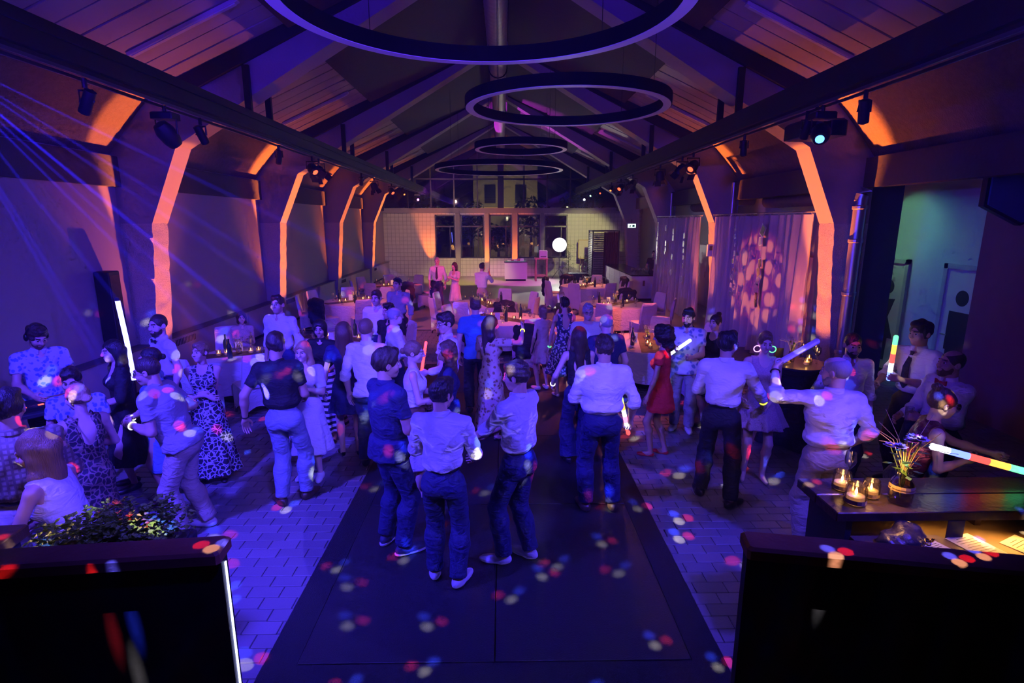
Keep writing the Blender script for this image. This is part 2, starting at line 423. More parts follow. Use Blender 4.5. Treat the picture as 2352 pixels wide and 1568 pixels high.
# ------------------------------------------------------------------ roof
ceiling = MB()
for sx in (-1, 1):
    poly = [(0, zr(0) + .02), (sx*6.5, zr(6.5) + .02), (sx*6.5, zr(6.5) + .2), (0, zr(0) + .2)]
    if sx < 0: poly = poly[::-1]
    ceiling.prism(poly, -2, 30.6)
ceiling = ceiling.build('ceiling', M_DARK); tag(ceiling, kind='structure')
bays = [(4.6, 9.57), (10.03, 15.02), (15.48, 20.47), (20.93, 25.87), (26.33, 30.4)]
slope = math.atan(.446)
for bi, (y0, y1) in enumerate(bays):
    n = max(6, round((y1 - y0) / .42)); wd = (y1 - y0) / n
    L = (5.55 - 3.15) / math.cos(slope)
    me = MB().box(0, L, -wd/2 + .018, wd/2 - .018, -.03, 0).mesh('ceiling_board', M_PLANK)
    for sx in (-1, 1):
        for k in range(n):
            o = put('board', me, ceiling, (sx * 3.15, y0 + (k + .5) * wd, zr(3.15) - .005 - (k % 2) * .006))
            o.rotation_euler = (0, slope, 0) if sx > 0 else (0, PI - slope, 0)
            if sx < 0: o.location.z -= .03
    # slim light fittings screwed to the boards
    for sx in (-1, 1):
        for fy in ((y0 + y1) / 2 + 1.2, y0 + .9):
            a = slope
            lf = empty('batten_light', (sx * 3.4, fy, zr(3.4) - .05), 0,
                       'unlit white batten light on the %s roof slope of %s bay' % ('left' if sx < 0 else 'right', ('the nearest', 'the second', 'the third', 'the fourth', 'the last')[bi])
                       + (', nearer one' if fy < (y0 + y1) / 2 else ', farther one'), 'light', 'batten lights on the roof slopes')
            lf.rotation_euler = (0, slope, 0) if sx > 0 else (0, PI - slope, 0)
            sg = -1 if sx > 0 else 1
            MB().bbox(.05, 1.75, -.045, .045, min(0, sg*.05), max(0, sg*.05), .006).build('housing', MATS.get('fit') or mat('fit', (.5, .48, .5), .4), lf)
            MB().box(.10, 1.70, -.03, .03, sg*.05 - .012, sg*.05 + .012).build('diffuser', mat('fit_diffuser', (.6, .58, .62), .3), lf)
    # dark acoustic panels either side of the ridge
    for sx in (-1, 1):
        xa, xb = .25, 3.2
        M = Matrix.Identity(4)
        poly = [(sx*xa, zr(xa) - .16), (sx*xb, zr(xb) - .16), (sx*xb, zr(xb) - .10), (sx*xa, zr(xa) - .10)]
        if sx < 0: poly = poly[::-1]
        ap = MB().prism(poly, y0 + .12, y1 - .12).build('acoustic_panel', M_DARK, ceiling)
    # dark curved cove from the boards down to the eaves beam
    for sx in (-1, 1):
        prof = []
        for k in range(9):
            t = k / 8
            x = 5.30 + (6.33 - 5.30) * t
            z = zr(5.30) - .04 - (zr(5.30) - .04 - 3.93) * (t ** 1.25)
            prof.append((sx * x, z))
        poly = prof + [(sx * 6.4, 3.93), (sx * 6.4, zr(6.4)), (sx * 5.3, zr(5.3))]
        if sx < 0: poly = poly[::-1]
        MB().prism(poly, y0, y1).build('cove', M_COVE, ceiling, smooth=True)
        MB().box(min(sx*6.18, sx*6.42), max(sx*6.18, sx*6.42), y0, y1, 3.46, 3.94).build('eaves_beam', M_DARK, ceiling)
# ridge board
MB().box(-.25, .25, -2, 30.5, zr(0) - .14, zr(0) - .10).build('ridge_board', M_DARK, ceiling)

# ------------------------------------------------------------------ walls
wl = MB().box(-6.6, -6.3, -2, 30.6, 0, 4.6).build('wall_left', M_PLASTER); tag(wl, kind='structure')
for (y0, y1) in bays:
    MB().box(-6.30, -6.27, y0 + .02, y1 - .45, .80, 3.46).build('wall_panel', M_PLASTER, wl)
    MB().box(-6.30, -6.285, y1 - .43, y1 - .02, .80, 3.46).build('wall_panel', M_PLASTER, wl)
    # low wall cabinets with a dark shadow gap and grille
    n = 3
    for k in range(n):
        a = y0 + (y1 - y0) * k / n + .012; b = y0 + (y1 - y0) * (k + 1) / n - .012
        MB().bbox(-6.30, -6.06, a, b, .09, .77, .008).build('wall_cabinet', M_WAIN, wl)
        if k == 0:
            g = MB()
            for q in range(14):
                g.box(-6.064, -6.055, a + .25 + q * .05, a + .275 + q * .05, .60, .72)
            g.build('grille', M_DARK, wl)
    MB().box(-6.30, -6.03, y0, y1, .775, .80).build('cabinet_top', mat('cabinet_top', (.10, .09, .10), .4), wl)
    MB().box(-6.30, -6.10, y0, y1, 0, .09).build('plinth', M_DARK, wl)
wr = MB().box(7.6, 7.8, -2, 30.6, 0, 4.6).build('wall_right', M_GREENW); tag(wr, kind='structure')
# the recess by the washrooms: side walls, soffit
trim = MB().box(6.4, 7.62, -2, 30.6, 3.90, 4.6).build('trim_1', M_DARK); tag(trim, kind='structure')
trim = MB().box(6.36, 6.92, 9.60, 10.03, 0, 3.9).build('trim_2', mat('dark_blue_post', (.03, .03, .045), .6)); tag(trim, kind='structure')
trim = MB().box(6.36, 7.6, 10.99, 11.15, 0, 3.9).build('trim_3', M_PLASTER); tag(trim, kind='structure')
trim = MB().box(7.15, 7.6, -2, 8.15, 0, 3.9).build('trim_4', mat('maroon_wall', (.20, .10, .12), .8)); tag(trim, kind='structure')
MB().box(7.56, 7.60, 8.15, 10.98, 0, .08).build('baseboard_right', M_DARK)
tag(bpy.data.objects['baseboard_right'], kind='structure')
wf = MB().box(-6.6, 7.8, -2.3, -2.0, 0, 7.6).build('wall_front', M_DARK); tag(wf, kind='structure')
# ------------------------------------------------------------------ back gable wall and windows
YB = 30.4
def tile_mat():
    m = mat('white_square_tile', (0.62, 0.58, 0.52), .25)
    nt = m.node_tree; b = nt.nodes['Principled BSDF']
    tc = nt.nodes.new('ShaderNodeTexCoord')
    sp = nt.nodes.new('ShaderNodeSeparateXYZ'); cb = nt.nodes.new('ShaderNodeCombineXYZ')
    nt.links.new(tc.outputs['Object'], sp.inputs[0])
    nt.links.new(sp.outputs['X'], cb.inputs['X']); nt.links.new(sp.outputs['Z'], cb.inputs['Y'])
    br = nt.nodes.new('ShaderNodeTexBrick'); br.offset = 0.0
    br.inputs['Color1'].default_value = (.64, .60, .53, 1); br.inputs['Color2'].default_value = (.58, .55, .5, 1)
    br.inputs['Mortar'].default_value = (.34, .31, .28, 1)
    br.inputs['Scale'].default_value = 1.0; br.inputs['Mortar Size'].default_value = .010
    br.inputs['Brick Width'].default_value = .21; br.inputs['Row Height'].default_value = .21
    nt.links.new(cb.outputs[0], br.inputs['Vector'])
    for l in list(b.inputs['Base Color'].links): nt.links.remove(l)
    nt.links.new(br.outputs['Color'], b.inputs['Base Color'])
    bp = nt.nodes.new('ShaderNodeBump'); bp.inputs['Strength'].default_value = .4; bp.invert = True
    nt.links.new(br.outputs['Fac'], bp.inputs['Height']); nt.links.new(bp.outputs['Normal'], b.inputs['Normal'])
    return m
M_WTILE = tile_mat()
def glass_mat(name, tint=(.9, .95, 1.0), refl=.12, rough=.02):
    m = bpy.data.materials.new(name); MATS[name] = m; m.use_nodes = True
    nt = m.node_tree; nt.nodes.remove(nt.nodes['Principled BSDF'])
    out = nt.nodes['Material Output']
    tr = nt.nodes.new('ShaderNodeBsdfTransparent'); tr.inputs[0].default_value = (*tint, 1)
    gl = nt.nodes.new('ShaderNodeBsdfGlossy'); gl.inputs['Roughness'].default_value = rough
    fr = nt.nodes.new('ShaderNodeLayerWeight'); fr.inputs['Blend'].default_value = .35
    mr = nt.nodes.new('ShaderNodeMapRange'); mr.inputs['To Min'].default_value = refl; mr.inputs['To Max'].default_value = .9
    mx = nt.nodes.new('ShaderNodeMixShader')
    nt.links.new(fr.outputs['Facing'], mr.inputs['Value'])
    nt.links.new(mr.outputs['Result'], mx.inputs[0]); nt.links.new(tr.outputs[0], mx.inputs[1]); nt.links.new(gl.outputs[0], mx.inputs[2])
    nt.links.new(mx.outputs[0], out.inputs['Surface'])
    return m
M_PANE = glass_mat('window_glass', (.55, .62, .75), .10)
M_GLASS = glass_mat('drinking_glass', (.96, .97, 1.0), .10, .05)
M_FRAME = mat('dark_window_frame', (.03, .03, .035), .4)

wb = MB()
wins = [(-3.54, -2.46), (-2.16, -.90), (-.60, .58), (.93, 2.11), (2.35, 3.60)]
wb.box(-6.5, -3.54, YB, YB+.3, 0, 3.35)
wb.box(3.60, 7.7, YB, YB+.3, 0, 3.35)
for a, b in zip(wins[:-1], wins[1:]): wb.box(a[1], b[0], YB, YB+.3, 0, 3.35)
for a in wins: wb.box(a[0], a[1], YB, YB+.3, 0, .96); wb.box(a[0], a[1], YB, YB+.3, 3.28, 3.35)
wb = wb.build('wall_back', M_WTILE); tag(wb, kind='structure')
trim = MB().box(-6.5, 7.7, YB-.16, YB+.3, 3.35, 3.62).build('trim_5', M_PLASTER); tag(trim, kind='structure')
for k, (a, b) in enumerate(((-2.46, -2.16), (-.90, -.60), (.58, .93), (2.11, 2.35))):
    t = MB().bbox(a+.03, b-.03, YB-.12, YB, 0, 3.35, .01).build('trim_%d' % (6+k), M_PLASTER); tag(t, kind='structure')
for k, (a, b) in enumerate(wins):
    wn = empty('window_%d' % (k+1), ((a+b)/2, YB+.12, .96), 0, kind='structure')
    w2 = (b-a)/2
    fr = MB()
    for (x0, x1, z0, z1) in ((-w2, -w2+.06, 0, 2.32), (w2-.06, w2, 0, 2.32), (-w2, w2, 0, .07), (-w2, w2, 2.25, 2.32), (-w2, w2, 1.66, 1.73)):
        fr.box(x0, x1, -.05, .05, z0, z1)
    fr.build('window_frame', M_FRAME, wn)
    MB().box(-w2+.06, w2-.06, -.006, .006, .07, 1.66).build('pane', M_PANE, wn)
    MB().box(-w2+.06, w2-.06, -.006, .006, 1.73, 2.25).build('pane', M_PANE, wn)
    MB().box(w2*.45, w2*.45+.04, -.04, .04, .07, 1.66).build('mullion', M_FRAME, wn)
# dark glazed gable above
gz = empty('window_6', (0, YB+.12, 3.62), 0, kind='structure')
xs = [-6.2 + 12.4*k/10 for k in range(11)]
for k in range(10):
    a, b = xs[k]+.03, xs[k+1]-.03
    za, zb = zr(a)-3.62-.03, zr(b)-3.62-.03
    if max(za, zb) < .1: continue
    MB().prism([(a, 0.03), (b, 0.03), (b, max(zb, .05)), (a, max(za, .05))][::1], -.006, .006).build('pane', M_PANE, gz)
for x in xs[1:-1]:
    MB().box(x-.035, x+.035, -.06, .06, 0, zr(x)-3.62).build('mullion', M_FRAME, gz)
MB().box(-6.3, 6.3, -.06, .06, 1.45, 1.53).build('transom', M_FRAME, gz)
MB().box(-.16, .16, -.10, .02, 0, zr(0)-3.62).build('king_post', M_FRAME, gz)

# night garden behind the glass
ground_out = MB().box(-14, 14, 30.8, 48, -.3, -.05).build('garden_ground', mat('garden_ground', (.03, .04, .02), .95))
tag(ground_out, kind='structure')
house = empty('house', (0.3, 41, 0), 0, 'pale yellow lit house seen through the gable glass', 'building')
MB().box(-2.3, 2.3, 0, 1.5, 0, 7.2).build('wall', mat('house_wall', (.62, .5, .24), .9), house)
MB().prism([(-2.7, 7.2), (2.7, 7.2), (0, 9.2)], -.3, 1.7).build('roof', mat('house_roof', (.1, .05, .04), .9), house)
for x in (-1.1, 1.1):
    q = MB().box(x-.4, x+.4, -.03, .03, 4.2, 5.5).build('window', M_FRAME, house)
lamp('garden_lamp_light', 'POINT', (0.4, 38.4, 3.2), 420, (1.0, .68, .28), size=.2)
MB().lathe([(.04, 0), (.04, 2.9), (.15, 3.0), (.17, 3.25), (.05, 3.4)], n=10).build('garden_lamp', M_BLACK, loc=(0.4, 38.75, -.05))
tag(bpy.data.objects['garden_lamp'], 'garden lamp post between the trees behind the windows', 'lamp')
def leaf_blob(rnd, c, r, n, size):
    mb = MB()
    for _ in range(n):
        d = Vector((rnd.gauss(0,1), rnd.gauss(0,1), rnd.gauss(0,1))).normalized() * (rnd.random() ** .4)
        p = Vector(c) + Vector((d.x*r[0], d.y*r[1], d.z*r[2]))
        a = Vector((rnd.gauss(0,1), rnd.gauss(0,1), rnd.gauss(0,.6))).normalized(); b = a.orthogonal().normalized()
        nn = a.cross(b)
        s = size * rnd.uniform(.6, 1.3)
        mb.add([p - a*s, p + b*s*.45 + nn*s*.1, p + a*s, p - b*s*.45 + nn*s*.1], [(0,1,2,3)])
    return mb
M_LEAF = mat('garden_leaf', (.07, .16, .03), .5, var=.4, vscale=2)
M_BARK = mat('bark', (.08, .06, .04), .9, bump=.5, bscale=20)
rnd = random.Random(3)
for k, (x, y, rr, hh, lab) in enumerate(((-1.9, 36.0, 1.3, 3.0, 'leafy garden tree left of the lit house behind the windows'),
                                    (1.9, 36.5, 1.4, 3.3, 'leafy garden tree right of the lit house behind the windows'),
                                    (-.2, 35.2, .8, 1.9, 'round garden shrub lit from behind in the middle window'),
                                    (-5.0, 37.0, 1.6, 3.2, 'dark garden tree behind the left tiled wall'),
                                    (5.2, 37.0, 1.7, 3.4, 'dark garden tree behind the softbox lamp'))):
    t = empty('garden_tree', (x, y, -.05), 0, lab, 'tree', 'garden trees at night')
    MB().tube([(0,0,0), (.05,.02,hh*.5), (0,0,hh)], [.12,.09,.04], 7).build('trunk', M_BARK, t)
    tag(leaf_blob(rnd, (0,0,hh), (rr, rr*.8, rr), 500, .17).build('crown', M_LEAF, t), kind='stuff')

# ------------------------------------------------------------------ ridge duct, rings, trusses
def spiral_duct(y0, y1, rad, n=18):
    rings = []; k = 0; y = y0
    while y < y1:
        r = rad * (1.0 if k % 4 else 1.035)
        rings.append([(r*math.cos(2*PI*j/n), y, r*math.sin(2*PI*j/n)) for j in range(n)]); y += .05; k += 1
    return MB().rings(rings)
rd = empty('ridge_duct', (0, 0, 6.62), 0, 'fat spiral ventilation duct running under the ridge', 'duct')
spiral_duct(3.0, 29.8, .21).build('pipe', mat('grey_duct', (.30, .28, .29), .5, metal=.3), rd, smooth=True)
for y in FRAME_Y:
    MB().torus(.225, .018, (0, y-.4, 0), 20, 5, Matrix.Rotation(PI/2, 3, 'X')).build('hanger_band', M_BLACK, rd)

M_RINGB = mat('ring_black_housing', (.005, .005, .007), .85, spec=.1)
M_RINGW = mat('ring_white_diffuser', (.85, .83, .86), .45, var=.03)
def ring_light(x, y, z, r, label):
    e = empty('ring_light', (x, y, z), 0, label, 'lamp', 'hanging ring lights')
    w_, h_ = .13 if r > 1.3 else .11, .15
    n = 96; rings = []
    for k in range(n+1):
        a = 2*PI*k/n; c, s = math.cos(a), math.sin(a)
        rings.append([((r)*c, (r)*s, .006), ((r)*c, (r)*s, h_), ((r-w_)*c, (r-w_)*s, h_), ((r-w_)*c, (r-w_)*s, .006)])
    MB().rings(rings, False, False).build('housing', M_RINGB, e)
    MB().rings([[((r-.012)*math.cos(2*PI*k/n), (r-.012)*math.sin(2*PI*k/n), 0), ((r-.012)*math.cos(2*PI*k/n), (r-.012)*math.sin(2*PI*k/n), .012),
                 ((r-w_+.008)*math.cos(2*PI*k/n), (r-w_+.008)*math.sin(2*PI*k/n), .012), ((r-w_+.008)*math.cos(2*PI*k/n), (r-w_+.008)*math.sin(2*PI*k/n), 0)] for k in range(n+1)], False, False).build('diffuser', M_RINGW, e)
    for k in range(4):
        a = PI/4 + k*PI/2; cx, cy = (r-w_/2)*math.cos(a), (r-w_/2)*math.sin(a)
        top = zr(x+cx) - .2 - z
        MB().tube([(cx, cy, h_), (cx, cy, top)], .004, 5).build('cable', M_BLACK, e)
ring_light(-.04, 4.65, 4.50, 1.62, 'huge black hanging ring light cut by the top of the picture')
ring_light(1.06, 8.7, 4.52, 1.50, 'large black hanging ring light right of the ridge duct')
ring_light(.53, 13.3, 4.50, 1.06, 'small hanging ring light, the higher one in the middle of the hall')
ring_light(0.0, 18.5, 4.50, 2.05, 'wide flat ring light, lowest and farthest of the four')

for sx, side in ((-1, 'left'), (1, 'right')):
    tr = empty('lighting_truss', (sx*TRUSS_X, 0, 4.2), 0, 'long black lighting beam hung along the %s roof slope' % side, 'truss', 'lighting beams')
    MB().box(-.09, .09, -1.9, 29.5, .14, .42).build('beam', M_BLACK, tr)
    for dx in (-.075, .075):
        MB().box(dx-.012, dx+.012, -1.9, 29.5, .05, .08).build('rail', mat('rail_steel', (.16, .16, .17), .3, metal=.8), tr)
    MB().box(-.02, .02, -1.9, 29.5, .08, .14).build('rail_web', M_BLACK, tr)
    MB().box(.10, .13, -1.9, 29.5, .30, .36).build('cable_tray', M_BLACK, tr)
    for y in FRAME_Y:
        MB().box(-.05, .05, y-.30, y-.235, .40, 1.12).build('hanger', M_BLACK, tr)
        MB().box(-.05, .05, y+.50, y+.56, .40, zr(TRUSS_X)-4.32).build('hanger', M_BLACK, tr)

M_LENSO = mat('lens_orange', (.8, .3, .1), .2, emit=(1, .25, .05), estr=3)
M_LENSR = mat('lens_red', (.8, .1, .05), .2, emit=(1, .10, .03), estr=3)
M_LENSB = mat('lens_blue', (.1, .3, .9), .2, emit=(.08, .3, 1), estr=5)
M_LENSM = mat('lens_magenta', (.8, .1, .9), .2, emit=(.9, .15, 1), estr=14)
M_LENSW = mat('lens_white', (.9, .9, .95), .2, emit=(.85, .9, 1), estr=12)
M_LENSG = mat('lens_green', (.2, .9, .2), .2, emit=(.3, 1, .35), estr=10)
M_LENSD = mat('lens_dark', (.05, .05, .06), .1)
def fixture(kind, loc, target, lens, label):
    """spot can on a yoke, or a moving head; local -Z is the beam"""
    e = empty({'can': 'spot_can', 'head': 'moving_head', 'par': 'par_light'}[kind], loc, 0, label, 'stage light', 'stage lights on the beams')
    d = (Vector(target) - Vector(loc)).normalized()
    q = d.to_track_quat('-Z', 'Y').to_matrix().to_4x4()
    drop = {'can': .16, 'head': .26, 'par': .20}[kind]
    hc = Vector((0, 0, -drop))
    Mx = Matrix.Translation(hc) @ q
    MB().tube([(0, 0, .06), (0, 0, -.03)], .022, 8).build('clamp', M_BLACK, e)
    if kind == 'head': MB().bbox(-.13, .13, -.10, .10, -.10, -.02, .012).build('base', M_BLACK, e)
    yk = MB(); r = {'can': .065, 'head': .125, 'par': .125}[kind]
    yk.tube([(-r, 0, -drop), (-r, 0, -.05 if kind != 'head' else -.09), (r, 0, -.05 if kind != 'head' else -.09), (r, 0, -drop)], .013, 6)
    yk.build('yoke', M_BLACK, e)
    body = MB()
    if kind == 'can': body.lathe([(.02, .13), (.052, .12), (.055, -.10), (.050, -.115)], n=14)
    elif kind == 'head': body.lathe([(.03, .15), (.08, .13), (.112, .04), (.105, -.08), (.085, -.14), (.075, -.16)], n=16)
    else: body.lathe([(.03, .11), (.075, .10), (.105, .03), (.115, -.10), (.112, -.11)], n=16)
    bo = body.build('body', M_BLACK, e, smooth=True); bo.matrix_local = Mx
    zl = {'can': -.117, 'head': -.162, 'par': -.112}[kind]; rl = {'can': .035, 'head': .05, 'par': .06}[kind]
    lo = MB().lathe([(rl, 0), (rl*.8, -.008), (.004, -.012)], (0, 0, zl), 14).build('lens', lens, e, smooth=True); lo.matrix_local = Mx
    if kind == 'par':
        bd = MB()
        for k in range(4):
            a = k*PI/2
            M_ = Mx @ Matrix.Rotation(a, 4, 'Z') @ Matrix.Translation((.115, 0, -.11)) @ Matrix.Rotation(R(-25), 4, 'Y')
            bd.box(-.004, .004, -.075, .075, -.13, 0, M_)
        bd.build('barn_door', M_BLACK, e)
    return e
X = TRUSS_X
fl = [('can', -X, 5.85, (-5.5, 6.4, 1.8), M_LENSD, 'dark spot can hanging first on the left beam'),
      ('head', -X, 7.15, (-3.0, 9.4, 1.5), M_LENSO, 'rounded moving head with glowing orange lens on left beam'),
      ('can', -X, 7.95, (-3.2, 9.4, 1.0), M_LENSD, 'tilted spot can just behind the orange moving head'),
      ('can', -X, 10.6, (-4.6, 11.0, 1.0), M_LENSD, 'spot can behind the nearest portal frame, left beam'),
      ('par', -X, 12.4, (-1.8, 11.0, 2.0), M_LENSR, 'red glowing par light with barn doors on left beam'),
      ('par', -X, 12.85, (-2.2, 15.0, 1.0), M_LENSD, 'dark par light paired with the red one, left beam'),
      ('can', -X, 16.6, (-4.6, 17.5, 1.0), M_LENSD, 'spot can past the second portal frame, left beam'),
      ('par', -X, 18.2, (-3.2, 19, 1.0), M_LENSD, 'dark par light midway down the left beam'),
      ('par', -X, 21.0, (-2.4, 19.6, 2.0), M_LENSR, 'small red par light far down the left beam'),
      ('can', -X, 23.4, (-2.0, 21.0, 2.4), M_LENSO, 'tiny orange spot can near the end of left beam'),
      ('head', -X, 27.2, (-1.2, 20.0, 3.2), M_LENSM, 'magenta moving head at the far end of left beam'),
      ('can', X, 6.2, (4.5, 6.9, 2.0), M_LENSD, 'dark spot can at the near end of right beam'),
      ('can', X, 7.35, (3.7, 8.4, 1.0), M_LENSD, 'tilted dark spot can beside the blue moving head'),
      ('head', X, 7.0, (2.6, 4.6, 2.6), M_LENSB, 'moving head with bright blue lens on right beam'),
      ('can', X, 9.2, (4.2, 9.6, 1.0), M_LENSD, 'spot can in front of the nearest frame, right beam'),
      ('par', X, 11.6, (2.2, 10.2, 2.4), M_LENSR, 'red glowing par light with barn doors on right beam'),
      ('par', X, 12.3, (2.0, 13.8, 1.0), M_LENSD, 'dark par light with open barn doors, right beam'),
      ('par', X, 14.0, (4.4, 14.6, 1.0), M_LENSD, 'dark par light near the second frame, right beam'),
      ('par', X, 16.9, (2.5, 15.5, 2.0), M_LENSD, 'dark par light past the second frame, right beam'),
      ('par', X, 18.6, (2.0, 16.6, 2.2), M_LENSR, 'small red par light halfway along right beam'),
      ('can', X, 20.2, (2.5, 17.5, 2.0), M_LENSO, 'tiny orange spot can far along right beam'),
      ('can', X, 22.4, (2.6, 18.5, 2.0), M_LENSR, 'tiny red spot can far along right beam'),
      ('head', X, 26.6, (1.6, 20.0, 2.6), M_LENSW, 'white moving head at the far end of right beam'),
      ('can', X, 24.6, (1.6, 22.0, 2.6), M_LENSG, 'tiny green spot can near the end of right beam')]
for kind, x, y, tg, lens, lab in fl: fixture(kind, (x, y, 4.2), tg, lens, lab)
bpj = empty('projector', (4.44, 8.05, 4.05), 0, 'bulky dark projector box hung outside the right beam', 'projector')
MB().bbox(-.28, .28, -.32, .32, -.02, .20, .03).build('body', M_BLACK, bpj)
MB().lathe([(.06, 0), (.07, .03), (.05, .05)], (0, 0, 0), 12).build('lens', M_LENSD, bpj).matrix_local = Matrix.Translation((-.12, -.32, .09)) @ Matrix.Rotation(PI/2, 4, 'X')
MB().tube([(0, 0, .2), (0, 0, .42)], .025, 8).build('bracket', M_BLACK, bpj)

# floor uplights standing at each post (their beams are set at the top)
k = 0
for i, y in enumerate(FRAME_Y):
    for sx in (-1, 1):
        e = empty('floor_uplight', (sx*5.36, y, 0), 0, 'small floor uplight glowing orange at foot of %s %s post' % (ords[i], 'left' if sx < 0 else 'right'), 'uplight', 'floor uplights')
        MB().bbox(-.11, .11, -.09, .09, 0, .05, .01).build('foot', M_BLACK, e)
        MB().lathe([(.075, .05), (.085, .08), (.085, .135), (.078, .14), (.075, .11), (.07, .105)], n=16, cap1=False).build('housing', M_BLACK, e, smooth=True)
        MB().lathe([(.072, .10), (.06, .112), (.003, .115)], n=16).build('lens', mat('uplight_lens', (1, .4, .1), .2, emit=(1, .32, .06), estr=5), e)

# ------------------------------------------------------------------ right side: downpipe, doors, curtain, ducts
dp = empty('downpipe', (6.10, 9.45, 0), 0, 'shiny galvanised downpipe with collars beside nearest right post', 'pipe')
MB().lathe([(.10, 0.0), (.10, 3.26)], n=18).build('pipe', M_STEEL, dp, smooth=True)
MB().tube([(0, 0, 3.26), (.01, -.01, 3.34), (.05, -.02, 3.43)], [.10, .10, .10], 18).build('elbow', M_STEEL, dp, smooth=True)
for z in (.62, 1.65, 2.55, 3.10):
    MB().lathe([(.112, 0), (.118, .015), (.118, .055), (.112, .07)], (0, 0, z), 18).build('collar', M_STEEL, dp)
for yy, lab in ((15.0, 'thin grey downpipe beside the second right post'), (20.45, 'thin grey downpipe beside the third right post')):
    q = empty('downpipe', (6.15, yy - .12, 0), 0, lab, 'pipe')
    MB().lathe([(.05, 0), (.05, 3.9)], n=12).build('pipe', M_STEEL, q, smooth=True)
    MB().lathe([(.06, 0), (.06, .06)], (0, 0, 2.6), 12).build('collar', M_STEEL, q)

M_DOOR = mat('white_door', (.62, .62, .56), .45, var=.04)
M_DFR = mat('grey_door_frame', (.40, .42, .42), .5)
M_ICON = mat('black_door_sticker', (.03, .03, .035), .5)
def door(n, yc, wd, icon):
    e = empty('door_%d' % n, (7.6, yc, 0), 0, kind='structure')
    fr = MB()
    fr.box(-.05, 0, -wd/2-.08, -wd/2, 0, 2.22); fr.box(-.05, 0, wd/2, wd/2+.08, 0, 2.22); fr.box(-.05, 0, -wd/2-.08, wd/2+.08, 2.14, 2.22)
    fr.build('door_frame', M_DFR, e)
    MB().box(-.025, 0, -wd/2, wd/2, .01, 2.14).build('door_leaf', M_DOOR, e)
    ic = MB()
    q = [(.13*math.cos(2*PI*k/20), 1.68+.13*math.sin(2*PI*k/20)) for k in range(20)]
    def flat(pts):
        n_ = len(pts); ic.add([(-.028, a, b) for a, b in pts] + [(-.024, a, b) for a, b in pts], [tuple(range(n_))] + [(j, (j+1) % n_, (j+1) % n_+n_, j+n_) for j in range(n_)])
    flat(q)
    if icon == 'woman':
        flat([(-.20, 1.46), (.24, 1.42), (.08, 1.1), (.24, .66), (-.26, .70), (-.06, 1.1)])
        flat([(-.12, .69), (.05, .68), (.02, .25), (-.10, .25)])
    else:
        flat([(-.22, 1.45), (.22, 1.45), (.22, .80), (-.22, .80)])
        flat([(-.18, .80), (-.03, .80), (-.05, .25), (-.16, .25)]); flat([(.03, .80), (.18, .80), (.16, .25), (.05, .25)])
    ic.build('pictogram', M_ICON, e)
    MB().tube([(-.03, wd/2-.1, 1.05), (-.08, wd/2-.1, 1.05), (-.08, wd/2-.22, 1.05)], .01, 6).build('door_handle', M_STEEL, e)
door(1, 10.55, .74, 'woman')
door(2, 8.82, .74, 'man')
# angular dark panel low in front of the washroom wall
hx = empty('acoustic_hexagon', (6.95, 7.4, 3.35), 0, 'dark blue hexagonal panel with black rim high at far right', 'panel')
hp = [(.62*math.cos(PI/6+k*PI/3), .50*math.sin(PI/6+k*PI/3)) for k in range(6)]
MB().prism([(a*.92, b*.92) for a, b in hp][::-1], -.06, -.03).build('face', mat('blue_felt', (.05, .06, .25), .9), hx)
MB().prism(hp[::-1], -.035, .05).build('rim', M_BLACK, hx)
MB().tube([(0, 0, .5), (0, 0, .62)], .02, 6).build('hanger', M_BLACK, hx)

def cloth_mat(name, col, alpha=.9, trans=.35):
    m = bpy.data.materials.new(name); MATS[name] = m; m.use_nodes = True
    nt = m.node_tree; nt.nodes.remove(nt.nodes['Principled BSDF']); out = nt.nodes['Material Output']
    tc = nt.nodes.new('ShaderNodeTexCoord'); nz = nt.nodes.new('ShaderNodeTexNoise'); nz.inputs['Scale'].default_value = 90
    nt.links.new(tc.outputs['Object'], nz.inputs['Vector'])
    df = nt.nodes.new('ShaderNodeBsdfDiffuse'); df.inputs[0].default_value = (*col, 1)
    tl = nt.nodes.new('ShaderNodeBsdfTranslucent'); tl.inputs[0].default_value = (*col, 1)
    tp = nt.nodes.new('ShaderNodeBsdfTransparent')
    m1 = nt.nodes.new('ShaderNodeMixShader'); m1.inputs[0].default_value = trans
    m2 = nt.nodes.new('ShaderNodeMixShader')
    mr = nt.nodes.new('ShaderNodeMapRange'); mr.inputs['To Min'].default_value = max(0, .94-alpha); mr.inputs['To Max'].default_value = 1.06-alpha
    nt.links.new(nz.outputs['Fac'], mr.inputs['Value']); nt.links.new(mr.outputs['Result'], m2.inputs[0])
    nt.links.new(df.outputs[0], m1.inputs[1]); nt.links.new(tl.outputs[0], m1.inputs[2])
    nt.links.new(m1.outputs[0], m2.inputs[1]); nt.links.new(tp.outputs[0], m2.inputs[2])
    nt.links.new(m2.outputs[0], out.inputs['Surface'])
    return m
M_SHEER = cloth_mat('sheer_voile', (.72, .68, .74), .72, .4)
